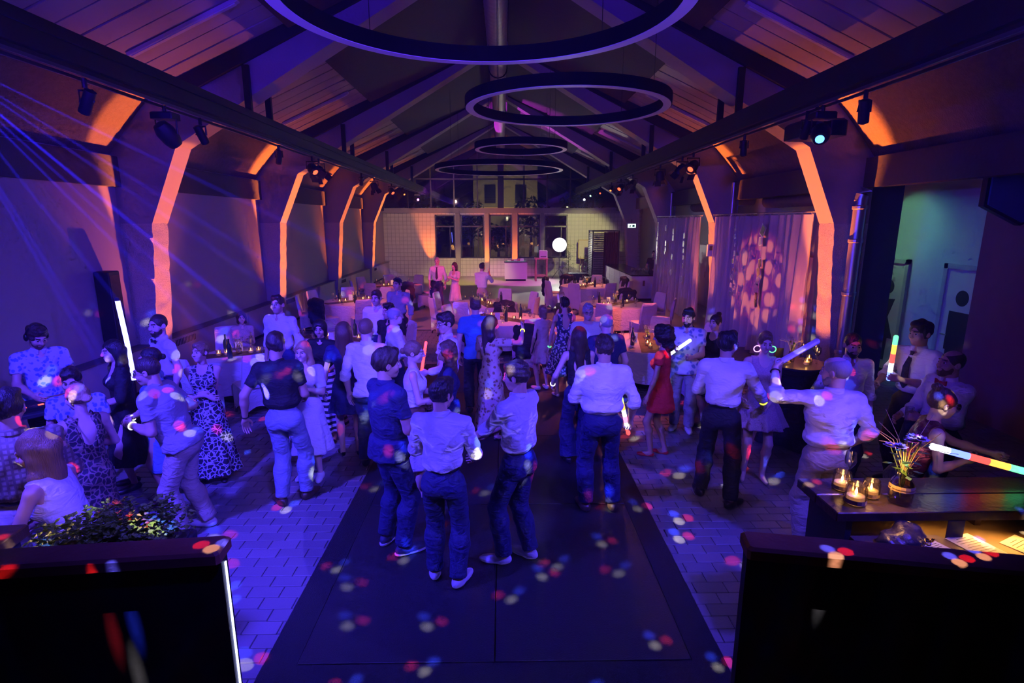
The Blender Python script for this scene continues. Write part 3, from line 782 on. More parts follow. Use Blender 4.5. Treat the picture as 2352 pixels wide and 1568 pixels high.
def curtain(name, x, y0, y1, z0, z1, label, seed, m, nf):
    rr = random.Random(seed)
    e = empty(name, (x, (y0+y1)/2, 0), 0, label, 'curtain')
    n = nf*12; ph = [rr.uniform(.6, 1.4) for _ in range(nf+2)]
    rows = []
    for iz in range(9):
        t = iz/8; z = z1 + (z0-z1)*t; row = []
        for k in range(n+1):
            u = k/n; fpos = u*nf; a = ph[int(fpos)]*(1-fpos % 1)+ph[int(fpos)+1]*(fpos % 1)
            amp = .035+.055*t*a
            yy = y0+(y1-y0)*(u+.006*math.sin(9*u+3*t))
            row.append((amp*math.sin(fpos*2*PI)+.03*math.sin(fpos*1.7+seed+t), yy-(y0+y1)/2+.015*math.cos(fpos*4*PI), z))
        rows.append(row)
    mb = MB(); mb.rings(rows, False, False, closed=False)
    mb.build('cloth', m, e, smooth=True)
    MB().tube([(0, y0-(y0+y1)/2-.1, z1+.05), (0, y1-(y0+y1)/2+.1, z1+.05)], .014, 8).build('rod', M_STEEL, e)
    for k in range(nf+1):
        MB().torus(.022, .005, (0, (y0-y1)/2+(y1-y0)*k/nf, z1+.03), 10, 5, Matrix.Rotation(PI/2, 3, 'X')).build('ring', M_STEEL, e)
    return e
curtain('sheer_curtain', 5.70, 10.15, 14.85, .04, 3.03, 'long white sheer curtain catching a red-orange gobo pattern', 2, M_SHEER, 15)
curtain('sheer_curtain', 5.66, 15.75, 20.2, .04, 3.03, 'white sheer curtain with photo strings between second and third post', 5, M_SHEER, 14)
# photo strings
M_PHOTO = [mat('photo_a', (.05, .05, .07), .3), mat('photo_b', (.08, .12, .4), .3, color2=(.3, .3, .35), vscale=25), mat('photo_c', (.2, .16, .14), .3, color2=(.02, .02, .02), vscale=22)]
M_PBACK = mat('photo_white_edge', (.7, .7, .7), .4)
def photo_string(x, y, zs_, label, seed, big):
    rr = random.Random(seed)
    e = empty('photo_string', (x, y, 3.0), 0, label, 'decoration', 'photo strings on the curtains')
    MB().tube([(0, 0, 0), (.01, .02, -.9), (0, -.02, zs_[-1]-3.0-.15)], .003, 5).build('string', M_PBACK, e)
    for z in zs_:
        a = rr.uniform(-.5, .5); s = big*rr.uniform(.8, 1.2)
        M_ = Matrix.Translation((-.012, rr.uniform(-.04, .04), z-3.0)) @ Matrix.Rotation(a, 4, 'X')
        pr = MB().box(-.003, .003, -.09*s, .09*s, -.11*s, .11*s, M_).build('photo', M_PBACK, e)
        MB().box(-.005, -.0031, -.075*s, .075*s, -.09*s, .09*s, M_).build('print', M_PHOTO[rr.randrange(3)], pr)
photo_string(5.58, 13.15, [2.75 - .19*k for k in range(9)], 'dense string of small dark photos left of the red pattern', 1, .45)
photo_string(5.56, 11.75, [2.72, 2.5, 2.05, 1.86, 1.66, 1.5, 1.34, 1.18], 'string of larger photo cards right of the red pattern', 2, .95)
for k, (y, zz) in enumerate(((19.6, [2.8 - .16*q for q in range(9)]), (18.6, [2.7, 2.2, 2.0, 1.9]), (17.8, [2.6, 2.4, 1.8, 1.3]), (16.7, [2.5, 2.25, 2.05, 1.85, 1.6, 1.2]))):
    photo_string(5.53, y, zz, ('shiny photo string at the far edge of the rear curtain', 'second photo string from the far edge of rear curtain', 'third photo string from the far edge of rear curtain', 'photo string nearest the second post on rear curtain')[k], 10+k, .75)
# ducts and white units behind the curtains
for y0, y1, lab in ((11.0, 14.2, 'dark ventilation duct above the front curtain'), (16.4, 19.6, 'dark ventilation duct above the rear curtain')):
    e = empty('side_duct', (6.75, 0, 3.40), 0, lab, 'duct')
    spiral_duct(y0, y1, .17, 14).build('pipe', mat('dull_duct', (.12, .12, .14), .4, metal=.5), e, smooth=True)
    MB().tube([(0, y0+.4, 0), (.3, y0+.4, .1), (.8, y0+.4, .1)], .13, 12).build('branch', MATS['dull_duct'], e, smooth=True)
for y0, y1 in ((11.16, 15.0), (15.5, 20.4)):
    q = MB().box(7.2, 7.58, y0+.3, y1-.3, 0, 2.1).build('tall_cabinet', M_DOOR)
    tag(q, 'row of tall white cupboards behind the %s sheer curtain' % ('front' if y0 < 12 else 'rear'), 'cabinet')
    for k in range(5):
        yy = y0+.3+(y1-y0-.6)*k/5
        d_ = MB().box(7.175, 7.20, yy+.01, yy+(y1-y0-.6)/5-.01, .08, 2.06).build('door', M_DOOR, q)
        MB().box(7.15, 7.175, yy+.06, yy+.08, 1.0, 1.2).build('handle', M_STEEL, d_)
# small white wall box on the second post
wbx = empty('wall_box', (5.72, 15.0, 2.15), 0, 'small white box with dark screen beside the second right post', 'box')
MB().bbox(-.12, .12, -.08, .02, -.16, .16, .01).build('body', M_DOOR, wbx); MB().box(-.08, .08, -.085, -.08, 0, .12).build('screen', M_ICON, wbx)
# ------------------------------------------------------------------ figures: signed-distance bodies
class Field:
    def __init__(s, lo, hi, vox):
        s.lo = np.array(lo, dtype=np.float32); s.vox = vox
        n = np.ceil((np.array(hi) - s.lo) / vox).astype(int) + 1
        s.n = n; s.D = np.full(n, .5, np.float32)
        s.ax = [s.lo[i] + vox * np.arange(n[i], dtype=np.float32) for i in range(3)]
    def sub(s, mn, mx, pad):
        sl = []
        for i in range(3):
            a = int(max(0, math.floor((mn[i] - pad - s.lo[i]) / s.vox))); b = int(min(s.n[i], math.ceil((mx[i] + pad - s.lo[i]) / s.vox) + 1))
            if b <= a: return None
            sl.append(slice(a, b))
        return tuple(sl)
    def mix(s, sl, d, k, mode):
        A = s.D[sl]
        if mode == 'u':
            if k > 0:
                h = np.clip(.5 + .5 * (A - d) / k, 0, 1)
                s.D[sl] = A + (d - A) * h - k * h * (1 - h)
            else: s.D[sl] = np.minimum(A, d)
        elif mode == 's':
            d = -d
            h = np.clip(.5 - .5 * (A - d) / k, 0, 1) if k > 0 else (d > A)
            s.D[sl] = A + (d - A) * h + k * h * (1 - h)
    def clipped(s, d, P, clips):
        for (q, n) in clips:
            d = np.maximum(d, (P[0]-q[0])*n[0] + (P[1]-q[1])*n[1] + (P[2]-q[2])*n[2])
        return d
    def grid(s, sl):
        return (s.ax[0][sl[0]][:,None,None], s.ax[1][sl[1]][None,:,None], s.ax[2][sl[2]][None,None,:])
    def cone(s, a, b, r1, r2, k=.03, mode='u', clips=(), flat=None):
        a = np.array(a, dtype=np.float32); b = np.array(b, dtype=np.float32); r = max(r1, r2)
        sl = s.sub(np.minimum(a,b)-r, np.maximum(a,b)+r, k + 2*s.vox)
        if sl is None: return
        P = s.grid(sl); ab = b - a; L2 = float(ab @ ab) + 1e-9
        t = np.clip(((P[0]-a[0])*ab[0] + (P[1]-a[1])*ab[1] + (P[2]-a[2])*ab[2]) / L2, 0, 1)
        d = np.sqrt((P[0]-a[0]-t*ab[0])**2 + (P[1]-a[1]-t*ab[1])**2 + (P[2]-a[2]-t*ab[2])**2) - (r1 + (r2-r1)*t)
        s.mix(sl, s.clipped(d, P, clips), k, mode)
    def ell(s, c, r, M=None, k=.03, mode='u', clips=()):
        c = np.array(c, dtype=np.float32); rm = max(r)
        sl = s.sub(c-rm, c+rm, k + 2*s.vox)
        if sl is None: return
        P = s.grid(sl); x, y, z = P[0]-c[0], P[1]-c[1], P[2]-c[2]
        if M is not None:
            M = np.array(M, dtype=np.float32)
            x, y, z = (M[0,0]*x+M[1,0]*y+M[2,0]*z, M[0,1]*x+M[1,1]*y+M[2,1]*z, M[0,2]*x+M[1,2]*y+M[2,2]*z)
        k0 = np.sqrt((x/r[0])**2 + (y/r[1])**2 + (z/r[2])**2)
        k1 = np.sqrt((x/r[0]**2)**2 + (y/r[1]**2)**2 + (z/r[2]**2)**2) + 1e-6
        d = np.where(k0 < .05, -min(r), k0*(k0-1)/k1)
        s.mix(sl, s.clipped(d, P, clips), k, mode)
    def skirt(s, top, bot, rt, rb, folds, amp, ph, k=.03):
        """elliptic flare from top centre to bottom centre with folds"""
        top = np.array(top); bot = np.array(bot); m = max(*rt, *rb)*1.2
        sl = s.sub(np.minimum(top,bot)-[m,m,0], np.maximum(top,bot)+[m,m,0], 2*s.vox)
        if sl is None: return
        P = s.grid(sl); t = np.clip((top[2]-P[2])/(top[2]-bot[2]), 0, 1)
        x = P[0]-(top[0]+(bot[0]-top[0])*t); y = P[1]-(top[1]+(bot[1]-top[1])*t)
        e = np.sqrt(t)*.35 + t*.65
        th = np.arctan2(y, x)
        f = 1 + amp*t*np.sin(folds*th+ph) + .4*amp*t*np.sin((folds*2-1)*th+2*ph)
        rx = (rt[0]+(rb[0]-rt[0])*e)*f; ry = (rt[1]+(rb[1]-rt[1])*e)*f
        d = (np.sqrt((x/rx)**2+(y/ry)**2)-1)*np.minimum(rx, ry)*.85
        d = np.maximum(d, np.maximum(bot[2]-P[2], P[2]-top[2]))
        s.mix(sl, d.astype(np.float32), k, 'u')
    def cut(s, q, n):
        P = s.grid((slice(None),)*3)
        s.D = np.maximum(s.D, (P[0]-q[0])*n[0] + (P[1]-q[1])*n[1] + (P[2]-q[2])*n[2])
    def nets(s):
        D = s.D; S = D < 0
        c = np.zeros(np.array(D.shape)-1, np.int8)
        offs = [(i,j,k) for i in (0,1) for j in (0,1) for k in (0,1)]
        nx, ny, nz = D.shape
        for (i,j,k) in offs: c += S[i:nx-1+i, j:ny-1+j, k:nz-1+k]
        act = (c > 0) & (c < 8)
        I = np.argwhere(act)
        if len(I) == 0: return np.zeros((0,3)), np.zeros((0,4), int)
        idx = np.full(act.shape, -1, np.int32); idx[act] = np.arange(len(I))
        V = {o: D[I[:,0]+o[0], I[:,1]+o[1], I[:,2]+o[2]] for o in offs}
        pos = np.zeros((len(I),3)); cnt = np.zeros(len(I))
        for a in offs:
            for ax in range(3):
                if a[ax] == 0:
                    b = list(a); b[ax] = 1; b = tuple(b)
                    va, vb = V[a], V[b]; m = (va < 0) != (vb < 0)
                    t = np.where(m, va/np.where(m, va-vb, 1), 0)
                    for q in range(3): pos[:,q] += m*(a[q] + (t if q == ax else 0))
                    cnt += m
        pos = s.lo + (I + pos/cnt[:,None])*s.vox
        F = []
        for ax in range(3):
            o1, o2 = (ax+1) % 3, (ax+2) % 3
            sa = [slice(None)]*3; sb = [slice(None)]*3
            sa[ax] = slice(0,-1); sb[ax] = slice(1,None)
            A, B = S[tuple(sa)], S[tuple(sb)]
            E = np.argwhere(A != B)
            ok = (E[:,o1] > 0) & (E[:,o2] > 0) & (E[:,o1] < D.shape[o1]-1) & (E[:,o2] < D.shape[o2]-1)
            E = E[ok]
            if len(E) == 0: continue
            def cell(d1, d2):
                q = E.copy(); q[:,o1] -= d1; q[:,o2] -= d2
                return idx[q[:,0], q[:,1], q[:,2]]
            Q = np.stack([cell(1,1), cell(0,1), cell(0,0), cell(1,0)], 1)
            inside = A[E[:,0], E[:,1], E[:,2]]
            Q[~inside] = Q[~inside][:, ::-1]
            F.append(Q)
        return pos, np.concatenate(F)

def vnormals(v, f):
    n = np.zeros_like(v)
    a = np.cross(v[f[:,2]]-v[f[:,0]], v[f[:,3]]-v[f[:,1]])
    for i in range(4): np.add.at(n, f[:,i], a)
    return n/(np.linalg.norm(n, axis=1)[:,None]+1e-9)
def wrinkle(v, f, amp, seed, freq=22.0):
    rg = np.random.RandomState(seed); d = np.zeros(len(v))
    for i in range(5):
        k = rg.normal(0, 1, 3)*freq*(1+.5*i)*np.array([.7,.7,1.1]); d += np.sin(v @ k + rg.uniform(0, 6.3) + 1.6*np.sin(v @ (rg.normal(0,1,3)*9)))/(1+i*.6)
    return v + vnormals(v, f)*(d*amp/2.0)[:,None]
def smooth_v(v, f, it=1):
    for _ in range(it):
        a = np.zeros_like(v); c = np.zeros(len(v))
        for i in range(4):
            np.add.at(a, f[:,i], v[f[:,(i+1)%4]]); np.add.at(a, f[:,i], v[f[:,(i+3)%4]]); np.add.at(c, f[:,i], 2)
        v = .5*v + .5*a/np.maximum(c,1)[:,None]
    return v
def np_obj(name, v, f, mats, parent=None, mi=None):
    me = bpy.data.meshes.new(name)
    f = np.asarray(f, dtype=np.int32); v = np.asarray(v, dtype=np.float32)
    me.vertices.add(len(v)); me.vertices.foreach_set('co', v.ravel())
    me.loops.add(f.size); me.loops.foreach_set('vertex_index', f.ravel())
    me.polygons.add(len(f)); me.polygons.foreach_set('loop_start', np.arange(0, f.size, 4, dtype=np.int32))
    me.polygons.foreach_set('loop_total', np.full(len(f), 4, dtype=np.int32))
    me.update(calc_edges=True); me.validate()
    me.polygons.foreach_set('use_smooth', np.ones(len(me.polygons), dtype=bool))
    for m in mats: me.materials.append(m)
    if mi is not None and len(mi) == len(me.polygons): me.polygons.foreach_set('material_index', np.asarray(mi, dtype=np.int32))
    o = bpy.data.objects.new(name, me); COL.objects.link(o)
    if parent: o.parent = parent
    return o

# ---- head and hand templates
def head_template(sex, vox, open_mouth=False):
    F = Field((-.11,-.14,-.20), (.11,.15,.15), vox); w_ = 1.0 if sex == 'm' else .94
    F.ell((0,-.018,.035), (.076*w_,.098,.092), k=0)
    F.ell((0,.028,-.035), (.060*w_,.068,.078), k=.03)
    F.ell((0,.058,-.092), (.030*w_ if sex == 'm' else .022,.030,.026), k=.025)
    for s_ in (-1,1):
        F.ell((s_*.042*w_,.060,-.030), (.026,.026,.030), k=.02)                     # cheek
        F.cone((s_*.012,.095,.030), (s_*.045,.080,.032), .010, .008, k=.015)         # brow
        F.ell((s_*.031,.099,.006), (.017,.014,.012), k=.012, mode='s')               # eye socket
        F.ell((s_*.078*w_,-.012,-.005), (.011,.024,.032), Matrix.Rotation(s_*.35,3,'Z'), k=.008)
        F.ell((s_*.085*w_,-.004,-.005), (.006,.012,.018), k=.006, mode='s')
        F.ell((s_*.013,.104,-.030), (.010,.011,.009), k=.008)
    F.cone((0,.096,.020), (0,.116,-.024), .009, .013, k=.014)
    F.cone((-.018,.088,-.058), (.018,.088,-.058), .0085, .0085, k=.008)
    F.cone((-.015,.086,-.069), (.015,.086,-.069), .0095, .0095, k=.008)
    if open_mouth: F.ell((0,.098,-.064), (.018,.014,.010), k=.006, mode='s')
    else: F.cone((-.022,.099,-.0635), (.022,.099,-.0635), .0022, .0022, k=.004, mode='s')
    F.cone((0,-.020,-.05), (0,-.026,-.125), .052*w_, .047*w_, k=.03)
    v, f = F.nets(); v = smooth_v(v, f, 1)
    c = v[f].mean(1); mi = np.zeros(len(f), int)
    lips = (np.abs(c[:,0]) < .024) & (c[:,1] > .082) & (c[:,2] < -.050) & (c[:,2] > -.078) & (np.abs(c[:,0])*.5+np.abs(c[:,2]+.064) < .017)
    brow = (np.abs(c[:,0]) > .012) & (np.abs(c[:,0]) < .050) & (c[:,1] > .07) & (np.abs(c[:,2]-(.034-.10*np.abs(np.abs(c[:,0])-.034))) < .0040)
    mi[lips] = 1; mi[brow] = 2
    ev, ef, em = [], [], []
    for s_ in (-1,1):                                              # eyeballs
        n0 = sum(len(q) for q in ev); a = []
        nr, ns = 7, 10
        for i in range(nr):
            t = (i/(nr-1))*PI*.55 + .02
            for j in range(ns):
                q = 2*PI*j/ns
                a.append((s_*.031+.0125*math.sin(t)*math.cos(q), .0805+.0125*math.cos(t), .006+.0105*math.sin(t)*math.sin(q)))
        ev.append(np.array(a))
        for i in range(nr-1):
            for j in range(ns):
                ef.append((n0+i*ns+j, n0+(i+1)*ns+j, n0+(i+1)*ns+(j+1)%ns, n0+i*ns+(j+1)%ns)); em.append(4 if i < 3 else 3)
    ev = np.concatenate(ev)
    return np.concatenate([v, ev]), np.concatenate([f, np.array(ef)+len(v)]), np.concatenate([mi, em])
def hand_template(pose, vox):
    """right hand, wrist at origin, fingers along +Y, palm faces -Z, thumb towards -X"""
    F = Field((-.10,-.05,-.11), (.08,.22,.06), vox)
    F.cone((0,-.03,0), (0,.02,0), .026, .028, k=0)
    F.ell((.002,.055,0), (.042,.052,.015), k=.02)
    cu = {'relax': (.25,.45,.35), 'grip': (1.15,1.35,.9), 'flat': (.05,.08,.05), 'point': (.1,.1,.1)}[pose]
    for i, (x, L) in enumerate(((-.030,.072),(-.010,.080),(.010,.075),(.029,.060))):
        p = np.array((x,.095-.004*abs(i-1.2),0.)); a = 0.; sp = (i-1.4)*.06
        if pose == 'point' and i: cu_ = (1.2,1.4,.9)
        else: cu_ = cu
        r = .0092 if i < 3 else .0080
        for sgi, (fr, bend) in enumerate(zip((.44,.32,.26), cu_)):
            a += bend*(1+.06*i)
            d = np.array((math.sin(sp)*math.cos(a), math.cos(a)*math.cos(sp), -math.sin(a)))
            q = p + d*L*fr*1.15
            F.cone(p, q, r, r*.92, k=.004); p = q; r *= .93
    tb = {'relax': ((-.032,.030,-.008),(-.055,.065,-.022),(-.052,.098,-.030)), 'grip': ((-.030,.030,-.012),(-.045,.062,-.042),(-.018,.078,-.062)),
          'flat': ((-.034,.030,-.004),(-.064,.060,-.010),(-.076,.090,-.012)), 'point': ((-.030,.030,-.012),(-.042,.066,-.036),(-.012,.080,-.05))}[pose]
    F.cone(tb[0], tb[1], .015, .0115, k=.014); F.cone(tb[1], tb[2], .0112, .0085, k=.004)
    v, f = F.nets()
    return smooth_v(v, f, 1), f
_T = {}
def tmpl(kind, *a):
    key = (kind,)+a
    if key not in _T: _T[key] = (head_template if kind == 'head' else hand_template)(*a)
    return _T[key]

def V3(*a): return np.array(a, dtype=float)
def nrm(v): return v/(np.linalg.norm(v)+1e-9)
def ik(S, T, a, b, pole):
    d = T - S; L = np.linalg.norm(d); m = (a+b)*.995
    if L > m: d = d/L*m; L = m; T = S + d
    x = (a*a - b*b + L*L)/(2*L); hgt = math.sqrt(max(a*a - x*x, 0)); u = d/L
    p = pole - u*(pole @ u); p = nrm(p)
    return S + u*x + p*hgt, T

SKIN = [mat('skin_%d' % i, c, .5, var=.06, vscale=30) for i, c in enumerate(((.62,.40,.30),(.55,.34,.25),(.66,.45,.36),(.46,.28,.20)))]
M_LIPS = mat('lips', (.50, .26, .27), .4); M_EYEW = mat('eye_white', (.75, .73, .7), .2); M_IRIS = mat('eye_iris', (.04, .03, .03), .1)
def hair_mat(name, c):
    m = mat(name, c, .42, var=.45, vscale=9)
    if 'hw' in m: return m
    m['hw'] = 1
    nt = m.node_tree; b = nt.nodes['Principled BSDF']
    tc = nt.nodes.new('ShaderNodeTexCoord'); mp = nt.nodes.new('ShaderNodeMapping'); mp.inputs['Scale'].default_value = (160, 160, 14)
    nz = nt.nodes.new('ShaderNodeTexNoise'); nz.inputs['Scale'].default_value = 1
    nt.links.new(tc.outputs['Object'], mp.inputs[0]); nt.links.new(mp.outputs[0], nz.inputs['Vector'])
    bp = nt.nodes.new('ShaderNodeBump'); bp.inputs['Strength'].default_value = .7; bp.inputs['Distance'].default_value = .01
    nt.links.new(nz.outputs['Fac'], bp.inputs['Height']); nt.links.new(bp.outputs['Normal'], b.inputs['Normal'])
    return m
HAIR = {'black': hair_mat('hair_black', (.018,.014,.013)), 'dark': hair_mat('hair_dark_brown', (.045,.028,.02)), 'brown': hair_mat('hair_brown', (.12,.065,.035)),
        'blond': hair_mat('hair_blond', (.42,.28,.14)), 'grey': hair_mat('hair_grey', (.35,.34,.34)), 'light': hair_mat('hair_light_brown', (.22,.13,.07))}

def hair_mesh(style, vox, seed, gl=(0,0,-1)):
    gl = np.array(gl); lg = style in ('long','wavy','pony')
    F = Field((-.20,-.40,-.56) if lg else (-.19,-.24,-.24), (.20,.34 if lg and gl[1] > .2 else .16,.24), vox)
    grow = {'short': .011, 'thick': .016, 'buzz': .005, 'balding': .005, 'curly': .055, 'bun': .010, 'topbun': .010, 'long': .016, 'wavy': .024, 'pony': .010, 'bob': .020, 'crop': .013}[style]
    g = grow
    F.ell((0,-.020,.038), (.077+g*(.6 if style in ('short','thick','crop') else 1),.099+g*.8,.093+g), k=0)
    if style in ('short','thick','crop'):
        F.ell((0,.045,.098+g*.3), (.060,.055,.030+g*.5), k=.02)
    # free the face
    F.ell((0,.125,-.030), (.080,.088,.116), k=.012, mode='s')
    F.ell((0,.09,-.11), (.10,.10,.09), k=.012, mode='s')
    for s_ in (-1,1):
        F.ell((s_*.085,-.008,-.012), (.020,.026,.034), k=.008, mode='s') if style not in ('long','wavy','bob','curly') else None
        F.ell((s_*.095,.07,-.06), (.035,.062,.075), k=.008, mode='s') if style in ('short','buzz','thick','crop','balding') else None
    if style in ('short','buzz','thick','crop','balding','bun','topbun','pony'):
        F.cut((0,-.03,-.075), nrm(V3(0,.45,-1)))
    if style == 'balding':
        F.ell((0,.02,.125), (.066,.10,.060), k=.01, mode='s')
    if style in ('bun',): F.ell((0,-.135,.005), (.038,.036,.036), k=.015)
    if style == 'topbun': F.ell((0,-.085,.135), (.040,.040,.036), k=.015)
    if style == 'pony':
        F.cone((0,-.11,.03), (0,-.15,-.06), .030,.034,k=.02); F.cone((0,-.15,-.06), (.01,-.13,-.28), .034,.014,k=.02)
    if style in ('long','wavy'):
        w = .008 if style == 'long' else .018
        for s_ in (-1,1):
            a0 = V3(s_*.062,-.02,.03); a1 = a0 + gl*.19 + V3(s_*.014,-.012,0); a2 = a1 + gl*.24 + V3(-s_*.006,-.02,0)
            F.cone(a0, a1, .034+w,.036+w,k=.03); F.cone(a1, a2, .038+w,.020,k=.03)
            b0 = V3(s_*.03,-.085,0); F.cone(b0, b0 + gl*.40 + V3(0,-.02,0), .055,.026,k=.03)
        b0 = V3(0,-.09,0); F.cone(b0, b0 + gl*.44 + V3(0,-.02,0), .060,.022,k=.03)
    if style == 'bob':
        for s_ in (-1,1): F.cone((s_*.065,-.02,.03), (s_*.068,-.02,-.10), .036,.030,k=.03)
        F.cone((0,-.07,0), (0,-.075,-.11), .062,.045,k=.03)
    if style == 'curly': F.cone((0,-.06,0), (0,-.08,-.14), .10,.085,k=.03)
    v, f = F.nets()
    if len(v) == 0: return v, f
    amp = {'curly': .018, 'wavy': .013, 'long': .008, 'thick': .010, 'crop': .010, 'short': .007, 'buzz': .002, 'balding': .002}.get(style, .005)
    fr = {'curly': 46, 'wavy': 20, 'long': 16, 'thick': 34, 'crop': 44}.get(style, 40)
    v = wrinkle(v, f, amp, seed, fr)
    return v, f
def beard_mesh(vox, full=True):
    F = Field((-.10,-.05,-.16), (.10,.14,.03), vox)
    F.ell((0,.028,-.037), (.066,.073,.084), k=0); F.ell((0,.060,-.096), (.038,.036,.034), k=.02)
    F.ell((0,.060,.018), (.095,.09,.068), k=.008, mode='s')
    F.ell((0,.110,-.060), (.026,.03,.012), k=.004, mode='s')
    F.cut((0,-.005,0), (0,-1,0))
    v, f = F.nets(); return wrinkle(v, f, .003, 5, 60), f

PEOPLE_XY = []
def person(label, x, y, h=1.75, yaw=0, sex='m', build=1.0, skin=0, hair=('short','dark'), beard=None, glasses=None, head=(0,0,0),
           lean=(0,0), twist=0, L='down', Rr='down', hands=('relax','relax'), top=None, bottom=None, dress=None, shoes=('shoe','black_leather'),
           feet=None, seated=False, mouth=False, q=None, extras=(), z0=0.0, belt=None):
    """stands at x,y on the floor; yaw 0 looks down the hall, 180 looks at the camera"""
    s = h/1.78; seed = int(abs(x*131+y*977)) % 9999
    dist = math.hypot(x-.11, y)
    vox = q or (.0135 if dist < 5.2 else .016 if dist < 7.2 else .020 if dist < 12 else .028)
    vb = vox*1.15; vh = .0062 if dist < 7.2 else .009 if dist < 12 else .013; vhd = .0058 if dist < 6.5 else .0085 if dist < 12 else .014
    PEOPLE_XY.append((x, y))
    if -1.5 < x < 1.6 and y < 11.3: z0 = .010      # standing on the dance mat
    root = empty('person', (x, y, z0), R(yaw), label, 'person', 'guests on and around the dance floor')
    m = sex == 'm'; bw = build
    # --- skeleton
    pz = (.53*h) if not seated else .53
    P = V3(0, 0, pz)
    if feet is None: feet = ((-.10,.02,12),(.10,-.01,-12))
    fl_ = [V3(feet[0][0]*s, feet[0][1]*s, .075*s), V3(feet[1][0]*s, feet[1][1]*s, .075*s)]
    if seated: fl_ = [V3(-.12,.42,.075), V3(.12,.40,.075)]
    else: P[0] = (fl_[0][0]+fl_[1][0])/2*.7; P[1] = (fl_[0][1]+fl_[1][1])/2*.7
    Rl = Matrix.Rotation(R(lean[1]), 3, 'Y') @ Matrix.Rotation(R(-lean[0]), 3, 'X')
    u = np.array(Rl @ Vector((0,0,1))); rt = np.array(Rl @ Matrix.Rotation(R(twist), 3, 'Z') @ Vector((1,0,0))); fw = np.array(Rl @ Matrix.Rotation(R(twist), 3, 'Z') @ Vector((0,1,0)))
    Mt = np.stack([rt, fw, u], 1)
    sw = (.104 if m else .092)*h*(.85+.15*bw)
    N = P + u*.302*h; Cst = P + u*.205*h; Bly = P + u*.105*h
    SH = [P + u*.278*h - rt*sw, P + u*.278*h + rt*sw]
    hd_c = N + u*.030*h + np.array(Rl @ Vector((0,.012,.0)))*h + V3(0,0,.062*h)
    Rh = Matrix.Rotation(R(head[0]+twist), 3, 'Z') @ Matrix.Rotation(R(-head[1]), 3, 'X') @ Matrix.Rotation(R(head[2]), 3, 'Y')
    Rh = np.array(Rh); hs = s*.985*(1.0 if m else .96)
    hips = [P + V3(-.052*h,0,-.02*h), P + V3(.052*h,0,-.02*h)]
    knees = []; ank = []
    for i in (0,1):
        k_, a_ = ik(hips[i], fl_[i], .245*h, .240*h, V3((-.12,.12)[i],1,.0) if not seated else V3(0,.3,1))
        knees.append(k_); ank.append(a_)
    presets = {'down': (.235,.03,.90), 'bend': (.17,.30,1.10), 'chest': (.10,.28,1.26), 'front': (.05,.25,1.02), 'up': (.20,.30,1.75), 'hip': (.24,.02,1.02), 'cross': (-.08,.20,1.14), 'out': (.42,.22,1.12)}
    el, wr_ = [], []
    for i, spec in enumerate((L, Rr)):
        sg = -1 if i == 0 else 1
        if isinstance(spec, str):
            a = presets[spec]; tgt = V3(sg*a[0]*s, a[1]*s, a[2]*s)
            rel = tgt - V3(0,0,.53*h); tgt = P + rt*rel[0] + fw*rel[1] + u*rel[2]
        else: tgt = V3(spec[0]*s, spec[1]*s, spec[2]*s)
        if isinstance(spec, str) and spec == 'down': tgt = tgt + rt*sg*.02*bw
        pole = rt*sg*.55 - fw*.8 - u*.55
        e_, w_ = ik(SH[i], tgt, .168*h, .148*h, pole)
        el.append(e_); wr_.append(w_)
    limb = (1.0 if m else .84)*(.8+.2*bw)*s
    # --- shapes shared by body and clothes
    def torso(F, g, lower=True, clips=()):
        ct = (.168,.112,.165) if m else (.142,.098,.15)
        be = (.144,.108,.14) if m else (.120,.090,.13)
        pe = (.146,.104,.11) if m else (.156,.110,.115)
        F.ell(Cst, [(a*bw if j < 2 else a)*s+g for j, a in enumerate(ct)], Mt, k=.04, clips=clips)
        F.ell(Bly + fw*.012*(bw-1)*8*s, [(a*bw if j < 2 else a)*s+g for j, a in enumerate(be)], Mt, k=.06, clips=clips)
        F.ell(P + V3(0,-.004,-.01), [(a*bw if j < 2 else a)*s+g for j, a in enumerate(pe)], None, k=.035, clips=clips)
        for sg, S_ in ((-1,SH[0]),(1,SH[1])):
            F.cone(N - u*.055*h + rt*sg*.03*s, S_ - u*.008*h, .056*s+g, .046*limb+g, k=.035, clips=clips)
            F.cone(N - u*.012*h, S_ + u*.004*h - rt*sg*.03*s, .036*s+g, .030*s+g, k=.04, clips=clips)
            if not m: F.ell(Cst + rt*sg*.066*s + fw*.082*s - u*.008*h, [.058*s+g,.052*s+g,.058*s+g], Mt, k=.04, clips=clips)
            if lower: F.ell(P + V3(sg*.064*s,-.048*s,-.055*s), [.076*s*bw+g,.066*s+g,.082*s+g], None, k=.03, clips=clips)
    def arm(F, i, g, t0=0.0, t1=2.0):
        S_, E_, W_ = SH[i], el[i], wr_[i]
        if t1 > 0:
            tt = min(t1,1.0); e = S_+(E_-S_)*tt
            cl = [(e, nrm(E_-S_))] if t1 < 1 else ()
            F.cone(S_ - u*.006*h, e, .047*limb+g, (.047-.006*tt)*limb+g, k=.025, clips=cl)
        if t1 > 1:
            tt = min(t1-1,1.0); e = E_+(W_-E_)*tt
            cl = [(e, nrm(W_-E_))] if t1 < 2 else ()
            F.cone(E_, E_+(e-E_)*.35, .043*limb+g, .043*limb+g, k=.02, clips=cl)
            F.cone(E_+(e-E_)*.35, e, .043*limb+g, (.043-.015*tt)*limb+g, k=.02, clips=cl)
